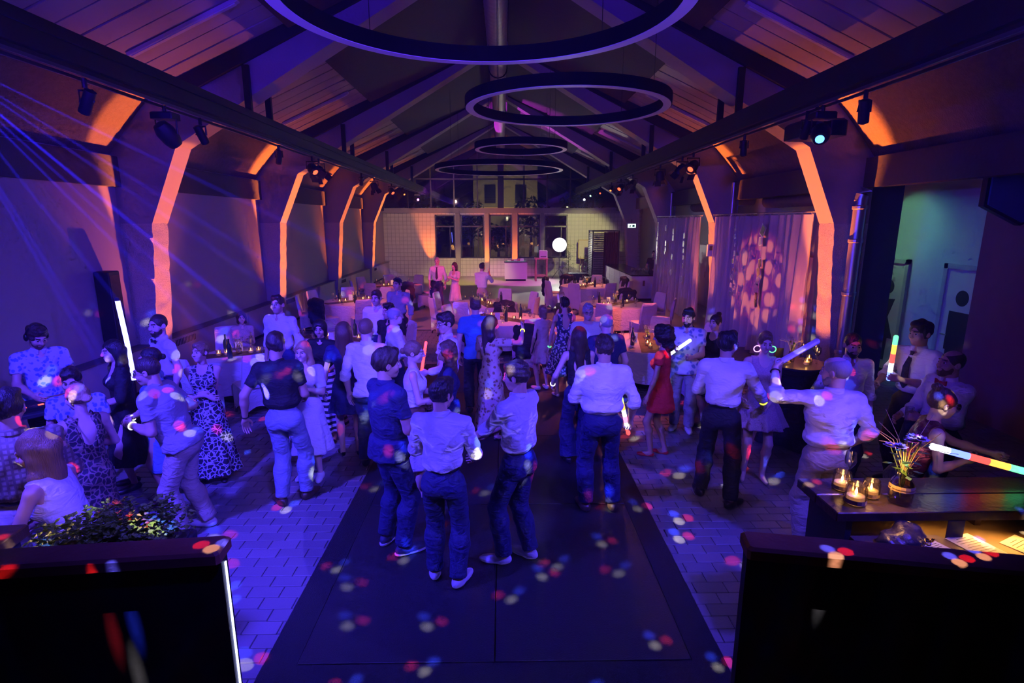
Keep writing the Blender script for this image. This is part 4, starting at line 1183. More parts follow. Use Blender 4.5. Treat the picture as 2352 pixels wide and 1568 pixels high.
    def leg(F, i, g, t1=2.0, wide=0.0):
        H_, K_, A_ = hips[i], knees[i], ank[i]; lb = limb*(1.0 if m else 1.05)
        tt = min(t1,1.0); e = H_+(K_-H_)*tt
        F.cone(H_, e, .082*lb+g, (.082-.026*tt)*lb+g+wide*.3*tt, k=.03, clips=[(e, nrm(K_-H_))] if t1 < 1 else ())
        if t1 > 1:
            tt = min(t1-1,1.0); e = K_+(A_-K_)*tt; md = K_+(A_-K_)*.3+V3(0,-.012*s,0)
            cl = [(e, nrm(A_-K_))] if t1 < 2 else ()
            F.cone(K_, md, .058*lb+g+wide*.3, .058*lb+g+wide*.5, k=.03, clips=cl)
            F.cone(md, e, .058*lb+g+wide*.5, .037*lb+g+wide, k=.03, clips=cl)
    ptsall = np.array([P, N, *SH, *el, *wr_, *knees, *ank, hd_c])
    lo = ptsall.min(0)-.24; hi = ptsall.max(0)+.24
    lo[2] = max(lo[2], -.02)
    # --- body: one continuous surface, head and hands welded on
    F = Field(lo, hi, vb)
    torso(F, 0)
    for i in (0,1): arm(F, i, 0); leg(F, i, 0)
    F.cone(N - u*.04*h, hd_c + Rh @ V3(0,-.03,-.03)*hs, .058*limb, .053*limb, k=.03)
    barefoot = shoes is None
    for i in (0,1):
        fa = R(feet[i][2] if not seated else 0); fd = V3(-math.sin(fa), math.cos(fa), 0)
        F.cone(ank[i]+V3(0,0,-.02), ank[i]+fd*.13*s+V3(0,0,-.052*s), .034*s, .022*s, k=.02)
        F.cone(ank[i]-fd*.02*s+V3(0,0,-.045*s), ank[i]+fd*.14*s+V3(0,0,-.056*s), .026*s, .019*s, k=.02)
    bv, bf = F.nets(); bv = smooth_v(bv, bf, 1)
    verts, faces, mi = [bv], [bf], [np.zeros(len(bf), int)]; n0 = len(bv)
    hv, hf, hm = tmpl('head', sex, vhd, mouth)
    verts.append((hv*hs) @ Rh.T + hd_c); faces.append(hf+n0); mi.append(hm); n0 += len(hv)
    grips = []
    for i in (0,1):
        f_ = nrm(wr_[i]-el[i]); sg = -1 if i == 0 else 1
        ref = V3(0,1,0) if abs(f_[2]) > .75 else V3(0,0,1)
        if abs(f_[2]) > .75: ref = fw*.8 - rt*sg*.5
        t_ = nrm(ref - f_*(ref @ f_)); nn = np.cross(t_, f_)*(1 if i == 1 else -1)
        # template: fingers +Y, thumb -X (right), palm -Z
        Xa = -t_ if True else t_; Ya = f_; Za = np.cross(Xa, Ya)
        tv, tf = tmpl('hand', hands[i], vh); tv = tv.copy()
        if i == 0: tv[:,2] *= -1; tf = tf[:, ::-1]
        want = -rt*sg if abs(f_[2]) > .75 else None
        Mh = np.stack([Xa, Ya, Za], 1); hsz = s*(1.0 if m else .9)
        wv = (tv*hsz) @ Mh.T + wr_[i]
        verts.append(wv); faces.append(tf+n0); mi.append(np.zeros(len(tf), int)); n0 += len(tv)
        pz_ = -1 if i == 1 else 1
        grips.append((wr_[i] + Mh @ V3(0,.085,pz_*.030)*hsz, Xa, Ya, Za*pz_))
    sk = SKIN[skin]; hm_ = HAIR[hair[1]] if hair else HAIR['dark']
    np_obj('body', np.concatenate(verts), np.concatenate(faces), [sk, M_LIPS, hm_, M_EYEW, M_IRIS], root, np.concatenate(mi))
    # --- hair
    if hair:
        v, f = hair_mesh(hair[0], max(vhd*1.2, .007), seed, Rh.T @ V3(0,0,-1))
        if len(v): np_obj('hair', (v*hs) @ Rh.T + hd_c, f, [hm_], root)
    if beard:
        v, f = beard_mesh(max(vhd, .007)); np_obj('beard', (v*hs) @ Rh.T + hd_c, f, [HAIR[beard]], root)
    if glasses:
        g = MB()
        for sg in (-1,1):
            g.torus(.023 if glasses != 'sun' else .027, .0022, (sg*.034,.108,.004), 16, 5, Matrix.Rotation(PI/2, 3, 'X'))
            g.tube([(sg*.056,.110,.010), (sg*.080,.06,.012), (sg*.084,-.02,.006)], .002, 5)
        g.tube([(-.011,.114,.008),(.011,.114,.008)], .002, 5)
        v = (np.array(g.v)*hs) @ Rh.T + hd_c; g.v = [tuple(a) for a in v]
        go = g.build('glasses', mat('spectacle_frame', (.02,.02,.022), .3), root)
        if glasses == 'sun':
            g2 = MB()
            for sg in (-1,1): g2.ball((sg*.034,.109,.003), (.027,.004,.025), 14, 6)
            v = (np.array(g2.v)*hs) @ Rh.T + hd_c; g2.v = [tuple(a) for a in v]
            g2.build('lens', mat('dark_lens', (.02,.015,.02), .1), go)
    # --- clothes
    def emit(F, name, mt, amp, parent=root, fr=20.):
        v, f = F.nets()
        if len(v) == 0: return None
        if amp: v = wrinkle(v, f, amp, seed+len(name), fr)
        return np_obj(name, v, f, [mt], parent)
    if bottom:
        kind, mt = bottom[0], bottom[1]; g = .011*s+.002
        F = Field(lo, hi, vox)
        if kind in ('trousers','jeans','shorts','wide'):
            Lg = {'trousers': 1.97, 'jeans': 1.97, 'shorts': 1.02, 'wide': 1.97}[kind]
            for i in (0,1): leg(F, i, g, Lg, {'trousers': .022, 'jeans': .018, 'shorts': .03, 'wide': .06}[kind])
            F.ell(P + V3(0,-.004,-.01), [(.146 if m else .156)*s*bw+g,(.104 if m else .110)*s*bw+g,.12*s+g], None, k=.03)
            F.ell(Bly, [(.138 if m else .116)*s*bw+g,(.102 if m else .086)*s*bw+g,.14*s+g], Mt, k=.03)
            for sg in (-1,1): F.ell(P + V3(sg*.064*s,-.048*s,-.055*s), [.076*s*bw+g,.066*s+g,.082*s+g], None, k=.03)
            F.cut(P + u*.065*h, u)
            emit(F, 'trousers' if kind != 'shorts' else 'shorts', mt, .006, fr=18.)
        elif kind == 'skirt':
            hem = bottom[2]; F.skirt(P+u*.06*h, V3(P[0]*.4, P[1]*.4, hem), (.14*s*bw,.11*s*bw), (bottom[3],bottom[3]*.85), 9, .10, seed % 6)
            emit(F, 'skirt', mt, .004)
        if belt is not None:
            F = Field(lo, hi, vox); torso(F, .019*s, True); F.cut(P+u*.071*h, u); F.cut(P+u*.047*h, -u)
            for i in (0,1): F.cone(SH[i]-u*.0, wr_[i], .0, .0, k=0) if False else None
            emit(F, 'belt', belt, 0)
    if top:
        kind, mt = top['kind'], top['m']; g = top.get('g', .014)*s
        sl = {'shirt': 1.93, 'rolled': 1.28, 'polo': .66, 'tee': .55, 'short': .62, 'tank': 0.0, 'halter': 0.0, 'vest': 0.0}[kind]
        hem = top.get('hem', .052)
        F = Field(lo, hi, vox); torso(F, g, hem < .03)
        if hem > .03: F.ell(P + u*.085*h, [(.150 if m else .126)*s*bw+g,(.114 if m else .098)*s*bw+g,.075*s], Mt, k=.03)
        if sl > 0:
            for i in (0,1): arm(F, i, (.011 if kind in ('shirt','rolled') else .014)*s, 0, sl)
        if kind == 'rolled':
            for i in (0,1):
                e = el[i]+(wr_[i]-el[i])*.22; e2 = el[i]+(wr_[i]-el[i])*.30
                F.cone(e, e2, .062*limb, .060*limb, k=.012, clips=[(e2, nrm(wr_[i]-el[i]))])
        if hem < .03:
            F.skirt(P+u*.05*h, V3(P[0],P[1],P[2]+hem*h), ((.155 if m else .15)*s*bw+g,(.115)*s*bw+g), ((.172 if m else .165)*s*bw+g,(.128)*s*bw+g), 7, .03, seed % 5, k=.04)
        F.cut(P + u*hem*h, -u)
        if kind in ('tank','halter','vest'):
            for sg, S_ in ((-1,SH[0]),(1,SH[1])): F.ell(S_ + rt*sg*.022*s - u*.02*s, [.062*s,.10*s,.10*s], Mt, k=.015, mode='s')
            F.ell(N + fw*.06*s - u*.0*s, [.068*s,.08*s,.10*s], Mt, k=.01, mode='s')
            if kind == 'halter': F.ell(N - fw*.14*s - u*.10*h, [.10*s,.10*s,.14*s], Mt, k=.02, mode='s')
        elif kind in ('tee',): F.ell(N + fw*.02*s + u*.022*s, [.078*s,.082*s,.05*s], Mt, k=.01, mode='s')
        else:
            F.ell(N + fw*.055*s + u*.012*s, [.034*s,.07*s,.07*s], Mt, k=.006, mode='s')
            F.cut(N + u*.030*h, u)
        emit(F, 'top' if kind in ('tank','halter','tee') else 'vest' if kind == 'vest' else 'shirt', mt, top.get('w', .007), fr=19.)
        if kind in ('shirt','rolled','polo','short'):
            F = Field(N-.16, N+.18, min(vox,.012))
            cd = nrm(u*.9+fw*.15)
            F.cone(N - cd*.030*h, N + cd*.034*h, .083*limb/max(.9,(.8+.2*bw)), .067*limb, k=0, clips=[(N+cd*.024*h-fw*.0, cd), (N-cd*.006*h, -cd)])
            F.ell(N + fw*.10*s + u*.0, [.022*s,.06*s,.10*s], Mt, k=.004, mode='s')
            emit(F, 'collar', mt, 0)
        if top.get('tie') == 'bow':
            mb = MB(); c = N + fw*.082*s - u*.006*h
            for sg in (-1,1):
                a = [c+rt*sg*.004, c+rt*sg*.058*s+u*.024*s, c+rt*sg*.058*s-u*.024*s]
                b = [q_+fw*.016 for q_ in a]
                mb.add(a+b, [(0,1,2),(5,4,3),(0,3,4,1),(1,4,5,2),(2,5,3,0)])
            mb.ball(c+fw*.010, .014*s, 8, 5)
            mb.build('bow_tie', top['tm'], root)
        elif top.get('tie') == 'long':
            mb = MB(); a = N + fw*.080*s - u*.008*h; b = Cst + fw*.140*s*bw; c = Bly + fw*(.138*bw)*s
            rings = []
            for p_, w_ in ((a,.020),(a-u*.03+fw*.004,.016),(b,.032),(c,.040),(c-u*.05,.004)):
                rings.append([tuple(p_-rt*w_*s), tuple(p_+rt*w_*s), tuple(p_+rt*w_*s+fw*.010), tuple(p_-rt*w_*s+fw*.010)])
            mb.rings(rings); mb.build('tie', top['tm'], root)
    if dress:
        mt = dress['m']; g = .011*s
        F = Field(lo-V3(.12,.12,0), hi+V3(.12,.12,0), vox); torso(F, g, True)
        sl = dress.get('sleeve', 0)
        if sl > 0:
            for i in (0,1): arm(F, i, .024*s, 0, sl)
        wz = P + u*.085*h; hem = dress['hem']; fr_ = dress.get('flare', .22)
        F.skirt(P+u*.07*h, V3((fl_[0][0]+fl_[1][0])/2, (fl_[0][1]+fl_[1][1])/2, hem), (.128*s*bw,.10*s*bw), (fr_, fr_*.85), dress.get('folds', 8), dress.get('amp', .09), seed % 6, k=.045)
        if not sl:
            for sg, S_ in ((-1,SH[0]),(1,SH[1])): F.ell(S_ + rt*sg*.030*s - u*.01*s, [.066*s,.12*s,.11*s], Mt, k=.015, mode='s')
        vf = dress.get('neck', .07); F.ell(N + fw*.075*s - u*.02*s, [.060*s,.085*s,vf+.06*s], Mt, k=.01, mode='s')
        if dress.get('back', 0): F.ell(N - fw*.12*s - u*dress['back']*.5, [.07*s,.10*s,dress['back']], Mt, k=.015, mode='s')
        F.cut(N + u*.004*h, u)
        do = emit(F, 'dress', mt, .005, fr=18.)
        if dress.get('straps'):
            mb = MB()
            for sg in (-1,1):
                mb.tube([tuple(Cst+rt*sg*.06*s+fw*.115*s+u*.05*s), tuple(P+u*.296*h+rt*sg*.085*s+fw*.03*s+u*.036*s), tuple(P+u*.290*h+rt*sg*.080*s-fw*.045*s+u*.03*s), tuple(Cst+rt*sg*.07*s-fw*.112*s+u*.07*s), tuple(Cst+rt*sg*.06*s-fw*.116*s-u*.02*s), tuple(Bly+rt*sg*.05*s-fw*.108*s+u*.02*s)], .006, 6)
            mb.build('strap', mt, root)
    if shoes:
        kind, mname = shoes[0], shoes[1]; mt = MATS[mname]
        for i in (0,1):
            fa = R(feet[i][2] if not seated else 0); fd = V3(-math.sin(fa), math.cos(fa), 0); A_ = ank[i].copy()
            sd = V3(fd[1], -fd[0], 0); Mf = np.stack([sd, fd, V3(0,0,1)], 1)
            F = Field(A_-.25, A_+.27, max(vox*.75, .010)); zt = A_[2]
            if kind in ('shoe','sneaker'):
                F.ell(A_+fd*.10*s-V3(0,0,zt-.036*s), [.046*s,.115*s,.040*s], Mf, k=.02); F.ell(A_-fd*.010*s-V3(0,0,zt-.042*s), [.038*s,.060*s,.044*s], Mf, k=.03)
                F.cone(A_-V3(0,0,.02*s), A_+fd*.02*s-V3(0,0,.035*s), .045*s, .044*s, k=.03, clips=[(A_+V3(0,0,.004*s), V3(0,0,1))])
                F.cut((0,0,.004), (0,0,-1))
                so = emit(F, 'shoe', mt, 0)
                if len(shoes) > 2:
                    F = Field(A_-.25, A_+.27, max(vox*.6, .008))
                    F.ell(A_+fd*.10*s-V3(0,0,zt-.020*s), [.051*s,.122*s,.036*s], Mf, k=.02); F.ell(A_-fd*.010*s-V3(0,0,zt-.020*s), [.043*s,.067*s,.036*s], Mf, k=.03)
                    F.cut((0,0,.026*s), (0,0,1)); F.cut((0,0,.001), (0,0,-1)); emit(F, 'sole', MATS[shoes[2]], 0, so)
            else:   # open pump or sandal
                F.ell(A_+fd*.12*s-V3(0,0,zt-.022*s), [.040*s,.065*s,.028*s], Mf, k=.02); F.ell(A_-fd*.01*s-V3(0,0,zt-.034*s), [.032*s,.042*s,.034*s], Mf, k=.02)
                F.ell(A_+fd*.06*s-V3(0,0,zt-.012*s), [.033*s,.09*s,.010*s], Mf, k=.02); F.cut((0,0,.002), (0,0,-1))
                emit(F, 'shoe', mt, 0)
    # --- small worn things
    Mw = Matrix.Translation((x,y,z0)) @ Matrix.Rotation(R(yaw), 4, 'Z')
    for ex in extras:
        if ex[0] == 'band':      # glowing or plain bracelet: side, material
            i = ex[1]; c = wr_[i]-(wr_[i]-el[i])*.06
            d = nrm(wr_[i]-el[i]); Mq = Vector(d).to_track_quat('Z','Y').to_matrix()
            MB().torus(.034*limb/s*s, .0055, tuple(c), 18, 6, Mq).build('bracelet', ex[2], root, smooth=True)
        elif ex[0] == 'hoops':
            for sg, mt in ((-1,ex[1]),(1,ex[2])):
                c = hd_c + Rh @ V3(sg*.084,0.005,-.075)*hs
                MB().torus(.036, .005, tuple(c), 20, 6, Matrix(Rh.tolist()) @ Matrix.Rotation(PI/2, 3, 'X')).build('earring', mt, root, smooth=True)
        elif ex[0] == 'phones':
            g = MB(); g.tube([tuple(hd_c+Rh@V3(.098*math.cos(a),-.02,.03+.112*math.sin(a))*hs) for a in [PI*k/12 for k in range(13)]], .009, 6)
            hb = g.build('headphones', M_BLACK, root)
            for sg in (-1,1): MB().ball(tuple(hd_c+Rh@V3(sg*.094,-.015,0)*hs), (.022,.036,.042), 12, 8).build('ear_cup', M_BLACK, hb)
    return root, [(Mw @ Vector(g_[0]), Mw.to_3x3() @ Vector(g_[1]), Mw.to_3x3() @ Vector(g_[2]), Mw.to_3x3() @ Vector(g_[3])) for g_ in grips], [Mw @ Vector(w_) for w_ in wr_], Mw @ Vector(hd_c)
# ------------------------------------------------------------------ cloth colours
def cl(name, c, rough=.8, var=.08):
    m = mat(name, c, rough, var=var, vscale=8, bump=.12, bscale=55)
    nt = m.node_tree                                   # soft creases under the weave
    if 'creased' not in m:
        m['creased'] = 1; bp = [n for n in nt.nodes if n.type == 'BUMP'][0]
        tc = [n for n in nt.nodes if n.type == 'TEX_COORD'][0]
        mp = nt.nodes.new('ShaderNodeMapping'); mp.inputs['Scale'].default_value = (7, 7, 13); mp.inputs['Rotation'].default_value = (.5, .4, .3)
        nz = nt.nodes.new('ShaderNodeTexNoise'); nz.inputs['Scale'].default_value = 1.3; nz.inputs['Detail'].default_value = 2; nz.inputs['Distortion'].default_value = 1.2
        b2 = nt.nodes.new('ShaderNodeBump'); b2.inputs['Strength'].default_value = .55; b2.inputs['Distance'].default_value = .035
        nt.links.new(tc.outputs['Object'], mp.inputs[0]); nt.links.new(mp.outputs[0], nz.inputs['Vector'])
        nt.links.new(nz.outputs['Fac'], b2.inputs['Height']); nt.links.new(b2.outputs['Normal'], bp.inputs['Normal'])
    return m
WHITE = cl('white_shirt_cotton', (.86, .85, .88)); WHITE2 = cl('white_dress_crepe', (.76, .74, .76)); NAVY = cl('navy_cloth', (.018, .022, .095)); NAVYT = cl('navy_trouser_cloth', (.012, .016, .085))
BLACKC = cl('black_cloth', (.012, .012, .015)); GREY = cl('grey_polo_knit', (.30, .30, .33)); BEIGE = cl('beige_chino', (.42, .36, .29)); JEANS = cl('faded_denim', (.24, .29, .40)); DJEANS = cl('dark_denim', (.05, .07, .14))
BLUED = cl('blue_dress_jersey', (.20, .36, .55)); TEAL = cl('blue_shirt_cotton', (.06, .22, .48)); RED = cl('red_dress_cloth', (.62, .02, .02)); PINK = mat('pink_lace', (.52, .36, .38), .85, var=.35, vscale=75, bump=.6, bscale=90)
BURG = cl('burgundy_silk', (.10, .012, .03), .35); LGREY = cl('light_grey_trousers', (.33, .33, .36)); VEST = cl('dark_vest', (.03, .03, .045)); ROSE = cl('rose_blouse', (.55, .40, .36))
LEO = pattern_mat('leopard_print', 'leopard', (.55, .53, .60), (.02, .02, .04), 21, .10); LEOD = pattern_mat('dark_leopard_print', 'leopard', (.24, .16, .12), (.02, .018, .025), 22, .09)
FLOR = pattern_mat('navy_flower_print', 'floral', (.62, .62, .66), (.022, .03, .07), 24, .42, soft=.05); FLORB = pattern_mat('beige_flower_print', 'floral', (.26, .13, .05), (.62, .48, .34), 19, .36, soft=.08)
FLORS = pattern_mat('pale_flower_shirt', 'floral', (.16, .22, .42), (.62, .62, .68), 12, .36, soft=.05); FLORU = pattern_mat('blue_flower_shirt', 'floral', (.12, .22, .55), (.55, .58, .66), 22, .40, soft=.05)
TWEED = pattern_mat('tweed_check', 'check', (.16, .12, .09), (.30, .24, .18), 9, .35, soft=.1); STRIPE = pattern_mat('black_white_stripe', 'stripe', (.02, .02, .03), (.68, .66, .7), 4.2, .5)
mat('black_leather', (.015, .014, .015), .3); mat('white_sneaker', (.72, .71, .74), .5, bump=.1); mat('brown_leather', (.07, .04, .025), .35); mat('navy_canvas', (.03, .035, .08), .7); mat('red_leather', (.5, .02, .02), .35); mat('gold_leather', (.5, .4, .28), .35, metal=.4); mat('white_leather', (.7, .68, .68), .4)
BELT = mat('belt_leather', (.02, .016, .014), .4); BELTB = mat('belt_brown', (.10, .06, .035), .4); BOWD = cl('dark_bow', (.02, .02, .035)); BOWR = cl('red_bow', (.45, .03, .03)); TIEM = cl('dark_tie', (.02, .02, .04), .5)
def glow(name, c, s): return mat(name, c, .4, emit=c, estr=s)
G_WHITE = glow('glow_white', (.85, .9, 1.0), 2.5); G_YEL = glow('glow_yellow', (.85, 1.0, .05), 3); G_GRN = glow('glow_green', (.1, 1.0, .25), 3); G_PINK = glow('glow_pink', (.95, .35, 1.0), 3); G_ORA = glow('glow_red', (1.0, .08, .03), 4)
SB = dict(g=.015, w=.012)

P = {}
# --- front and middle of the dance floor
P['front'] = person('man in white shirt seen from behind, nearest in the centre, white sneakers', -.37, 4.05, 1.73, -8, hair=('thick','black'), skin=1, head=(-25,5,0),
    top=dict(kind='rolled', m=WHITE, **SB), bottom=('trousers', NAVYT), belt=BELT, L='bend', Rr=(.20,.26,1.02), shoes=('sneaker','white_sneaker'), feet=((-.10,.03,10),(.12,-.06,-22)))
P['frontr'] = person('man in white shirt and navy trousers turned left, white sneakers, centre right', .25, 4.30, 1.80, 52, hair=('thick','dark'), skin=1, head=(12,8,0),
    top=dict(kind='rolled', m=WHITE, **SB), bottom=('trousers', NAVYT), belt=BELT, L=(-.10,.42,1.05), Rr=(.06,.40,1.06), shoes=('sneaker','white_sneaker'), feet=((-.10,.10,30),(.10,-.04,5)), extras=(('band',1,M_BLACK),))
P['navypolo'] = person('dark-haired man in navy polo and trousers, white-soled navy shoes', -.90, 4.50, 1.86, -48, hair=('thick','dark'), skin=1, head=(-14,4,0),
    top=dict(kind='polo', m=NAVY, hem=-.045, g=.018, w=.008), bottom=('trousers', NAVYT), L=(-.02,.34,1.18), Rr=(.14,.30,1.10), hands=('grip','relax'), shoes=('sneaker','navy_canvas','white_sneaker'), feet=((-.13,.02,25),(.12,.04,-14)), build=1.08)
P['whitedress'] = person('blond woman with low bun in long white dress holding a drink', -.83, 5.57, 1.70, -82, 'f', hair=('bun','light'), skin=2, head=(-8,6,0),
    dress=dict(m=WHITE2, hem=.32, flare=.19, folds=6, amp=.05, neck=.11), L=(-.04,.34,1.16), Rr=(.12,.30,1.12), hands=('grip','relax'), shoes=('pump','gold_leather'))
P['wavy'] = person('laughing woman with wavy brown hair and navy top facing left', -.50, 5.93, 1.62, 96, 'f', hair=('wavy','brown'), skin=2, head=(8,-10,0), mouth=True,
    top=dict(kind='short', m=NAVY, hem=-.02), bottom=('jeans', DJEANS), L='bend', Rr='front', shoes=('shoe','black_leather'))
P['glassesman'] = person('young man with glasses and white shirt looking left at back', -.58, 6.75, 1.80, 112, hair=('thick','dark'), skin=2, glasses='clear', head=(10,8,0),
    top=dict(kind='shirt', m=WHITE, **SB), bottom=('trousers', NAVYT), L='bend', Rr='down', hands=('grip','relax'))
P['blueshirt'] = person('man in bright blue shirt seen from behind at the tables', -.30, 8.15, 1.80, 8, hair=('short','brown'), skin=0,
    top=dict(kind='polo', m=TEAL, hem=-.04, g=.018), bottom=('trousers', BLACKC))
P['floral'] = person('woman in beige flower-print wrap dress raising her right arm', -.06, 7.10, 1.70, -35, 'f', hair=('long','dark'), skin=1, head=(-30,6,0),
    dress=dict(m=FLORB, hem=.18, flare=.24, folds=7, amp=.07, neck=.10, sleeve=.65), L='bend', Rr=(.36,.26,1.58), shoes=('pump','black_leather'), extras=(('band',1,G_YEL),))
P['whiteback'] = person('man with cropped fair hair in white shirt seen from behind', -1.46, 6.24, 1.82, -6, hair=('buzz','light'), skin=2,
    top=dict(kind='rolled', m=WHITE, hem=-.03, **SB), bottom=('trousers', DJEANS), L='down', Rr='bend')
P['bald'] = person('bald man with glasses and white shirt facing right at back', -1.40, 7.55, 1.75, -66, hair=('balding','grey'), glasses='clear', skin=2,
    top=dict(kind='shirt', m=WHITE, **SB), bottom=('trousers', NAVYT), Rr='bend', L='down')
P['darkdress'] = person('woman with long brown hair in dark knee-length dress, back turned', -1.83, 6.62, 1.72, 18, 'f', hair=('long','brown'), skin=2,
    dress=dict(m=NAVY, hem=.60, flare=.24, sleeve=.55, neck=.04), L=(-.28,.05,.90), Rr='front', shoes=('pump','black_leather'))
P['striped'] = person('dark-haired woman in black and white striped skirt facing camera', -2.28, 7.15, 1.66, 176, 'f', hair=('bob','black'), skin=1, head=(10,6,0),
    top=dict(kind='short', m=BLACKC), bottom=('skirt', STRIPE, .16, .27), L='bend', Rr='down', shoes=('pump','black_leather'))
P['blackpolo'] = person('man in black polo and faded jeans seen from behind', -2.18, 5.34, 1.83, -6, hair=('thick','dark'), skin=1, head=(5,10,0),
    top=dict(kind='polo', m=BLACKC, g=.020, w=.007), bottom=('jeans', JEANS), belt=BELT, L=(-.34,.02,.92), Rr=(.14,.34,1.05), shoes=('shoe','brown_leather'), feet=((-.02,.0,52),(.16,.16,-12)), lean=(2,-4), extras=(('band',0,M_BLACK),), build=1.08)
P['blondhid'] = person('blond woman in white dress dancing close with man in black polo', -2.10, 6.00, 1.62, 176, 'f', hair=('long','blond'), skin=2,
    dress=dict(m=WHITE2, hem=.34, flare=.25, sleeve=.8), L='chest', Rr='hip', shoes=('shoe','white_leather'))
P['whitetall'] = person('tall young man in white shirt standing at the left tables', -3.12, 7.95, 1.88, 162, hair=('short','dark'), skin=1, head=(14,-4,0),
    top=dict(kind='shirt', m=WHITE, **SB), bottom=('trousers', NAVYT), L='down', Rr='down')
# --- left group
P['leopard'] = person('woman in long black and white leopard-print halter dress', -3.22, 5.98, 1.62, -164, 'f', hair=('crop','light'), skin=2, head=(-30,-8,4),
    dress=dict(m=LEO, hem=.10, flare=.28, folds=8, amp=.07, neck=.02), L='cross', Rr='cross', shoes=('pump','black_leather'))
P['bluedress'] = person('woman with dark bun in plain blue midi dress facing left', -3.46, 5.52, 1.66, 112, 'f', hair=('bun','black'), skin=1, head=(14,4,0),
    dress=dict(m=BLUED, hem=.36, flare=.19, folds=5, amp=.05, sleeve=1.05, neck=.14), L='front', Rr='front', shoes=('pump','brown_leather'), extras=(('band',0,G_WHITE),))
P['bowtie'] = person('bearded man in short-sleeved white shirt and dark bow tie', -4.02, 6.62, 1.82, 142, hair=('buzz','dark'), beard='dark', skin=2, head=(22,2,0),
    top=dict(kind='short', m=WHITE, tie='bow', tm=BOWD, **SB), bottom=('trousers', NAVYT))
P['polo'] = person('man with glasses in grey polo and beige chinos leaning left', -2.84, 4.82, 1.78, 96, hair=('buzz','dark'), glasses='clear', skin=1, head=(6,10,0), lean=(21,0),
    top=dict(kind='polo', m=GREY, hem=-.03, g=.022, w=.009), bottom=('trousers', BEIGE), L='chest', Rr=(.20,.24,1.12), hands=('grip','relax'), shoes=('sneaker','white_sneaker'), feet=((-.10,.06,10),(.12,-.10,-6)), build=1.16, extras=(('band',0,G_WHITE),))
P['blackhair'] = person('woman with long black hair and black dress before the wall', -4.02, 5.80, 1.68, 136, 'f', hair=('long','black'), skin=2, head=(10,0,0),
    dress=dict(m=BLACKC, hem=.30, flare=.22, sleeve=1.0), L='bend', Rr='down', shoes=('shoe','black_leather'))
P['floralblue'] = person('person with short dark hair in blue flower-print shirt', -3.80, 4.90, 1.62, -158, 'm', hair=('crop','black'), skin=1, head=(0,14,0),
    top=dict(kind='short', m=FLORU, hem=-.04), bottom=('trousers', BEIGE), L='bend', Rr='down')
P['blond'] = person('blond woman with updo in dark leopard dress holding a cocktail', -3.30, 4.30, 1.64, 58, 'f', hair=('bun','blond'), skin=2, head=(12,2,0),
    dress=dict(m=LEOD, hem=.30, flare=.20, folds=6, amp=.05, neck=.05, back=.16, straps=True), L=(-.16,.40,1.22), Rr='bend', hands=('grip','relax'), shoes=('pump','black_leather'))
P['tweed'] = person('dark-haired man in checked tweed shirt and beige trousers, far left', -3.13, 3.50, 1.84, 40, hair=('short','black'), skin=1, head=(-10,4,0),
    top=dict(kind='shirt', m=TWEED, **SB), bottom=('trousers', BEIGE), belt=BELT, L='bend', Rr='bend')
P['longhair'] = person('woman with long light brown hair and white top leaning on counter', -2.50, 3.16, 1.72, 96, 'f', hair=('long','light'), skin=1, head=(8,16,0), lean=(17,0),
    top=dict(kind='tank', m=WHITE2, hem=-.02), bottom=('trousers', BEIGE), L=(-.22,.46,1.02), Rr=(.26,.42,1.02), hands=('flat','flat'))
P['dj'] = person('man with headphones and patterned blue shirt behind the controller', -5.10, 6.10, 1.82, -128, hair=('thick','dark'), beard='brown', skin=1, head=(10,28,0), lean=(10,0),
    top=dict(kind='short', m=FLORU, hem=-.04, g=.022), bottom=('trousers', BLACKC), L=(-.16,.44,1.10), Rr=(.18,.44,1.08), extras=(('phones',),), build=1.05)
# --- right group
P['big'] = person('broad man in white shirt seen from behind with glow stick', 1.08, 5.16, 1.83, 4, hair=('crop','dark'), skin=1, head=(4,6,0),
    top=dict(kind='rolled', m=WHITE, g=.018, w=.010), bottom=('trousers', NAVYT), L='bend', Rr=(.30,.06,.92), hands=('relax','grip'), shoes=('shoe','brown_leather'), build=1.26, feet=((-.13,.02,14),(.14,0,-14)))
P['longbrown'] = person('woman with long dark brown hair, halter top and wide trousers', 1.00, 6.32, 1.70, 6, 'f', hair=('long','dark'), skin=2,
    top=dict(kind='halter', m=BLACKC), bottom=('wide', NAVYT), L=(-.30,.12,1.02), Rr='front', extras=(('band',0,G_WHITE),))
P['baldnavy'] = person('balding man in dark navy shirt with back to camera', 1.42, 6.88, 1.76, 14, hair=('balding','grey'), skin=2, top=dict(kind='short', m=NAVY, hem=-.04, g=.020), bottom=('trousers', BLACKC), build=1.12)
P['tee'] = person('white-haired man in white T-shirt and glasses facing camera', 1.36, 8.05, 1.72, 178, hair=('crop','grey'), glasses='clear', skin=1, top=dict(kind='tee', m=WHITE, hem=-.05, g=.02), bottom=('trousers', NAVYT))
P['floralnavy'] = person('woman with short dark hair in navy flower dress, back turned', 1.12, 8.95, 1.70, 12, 'f', hair=('crop','black'), skin=1,
    dress=dict(m=FLOR, hem=.40, flare=.30, folds=8, amp=.08, back=.17, neck=.05), L='down', Rr='front', shoes=('pump','white_leather'), extras=(('band',0,G_GRN),))
P['girl'] = person('small person with light hair standing left of the navy flower dress', .80, 9.35, 1.50, 30, 'f', hair=('bob','light'), skin=2, dress=dict(m=ROSE, hem=.5, flare=.22), shoes=('shoe','white_leather'))
P['reddress'] = person('woman with big dark curly hair in short red dress', 2.05, 6.55, 1.66, 62, 'f', hair=('curly','black'), skin=3, head=(10,6,0),
    dress=dict(m=RED, hem=.62, flare=.21, folds=5, amp=.04, sleeve=.45, back=.06), L=(-.26,.10,.90), Rr='down', shoes=('pump','red_leather'), feet=((-.08,.06,6),(.08,-.10,-8)))
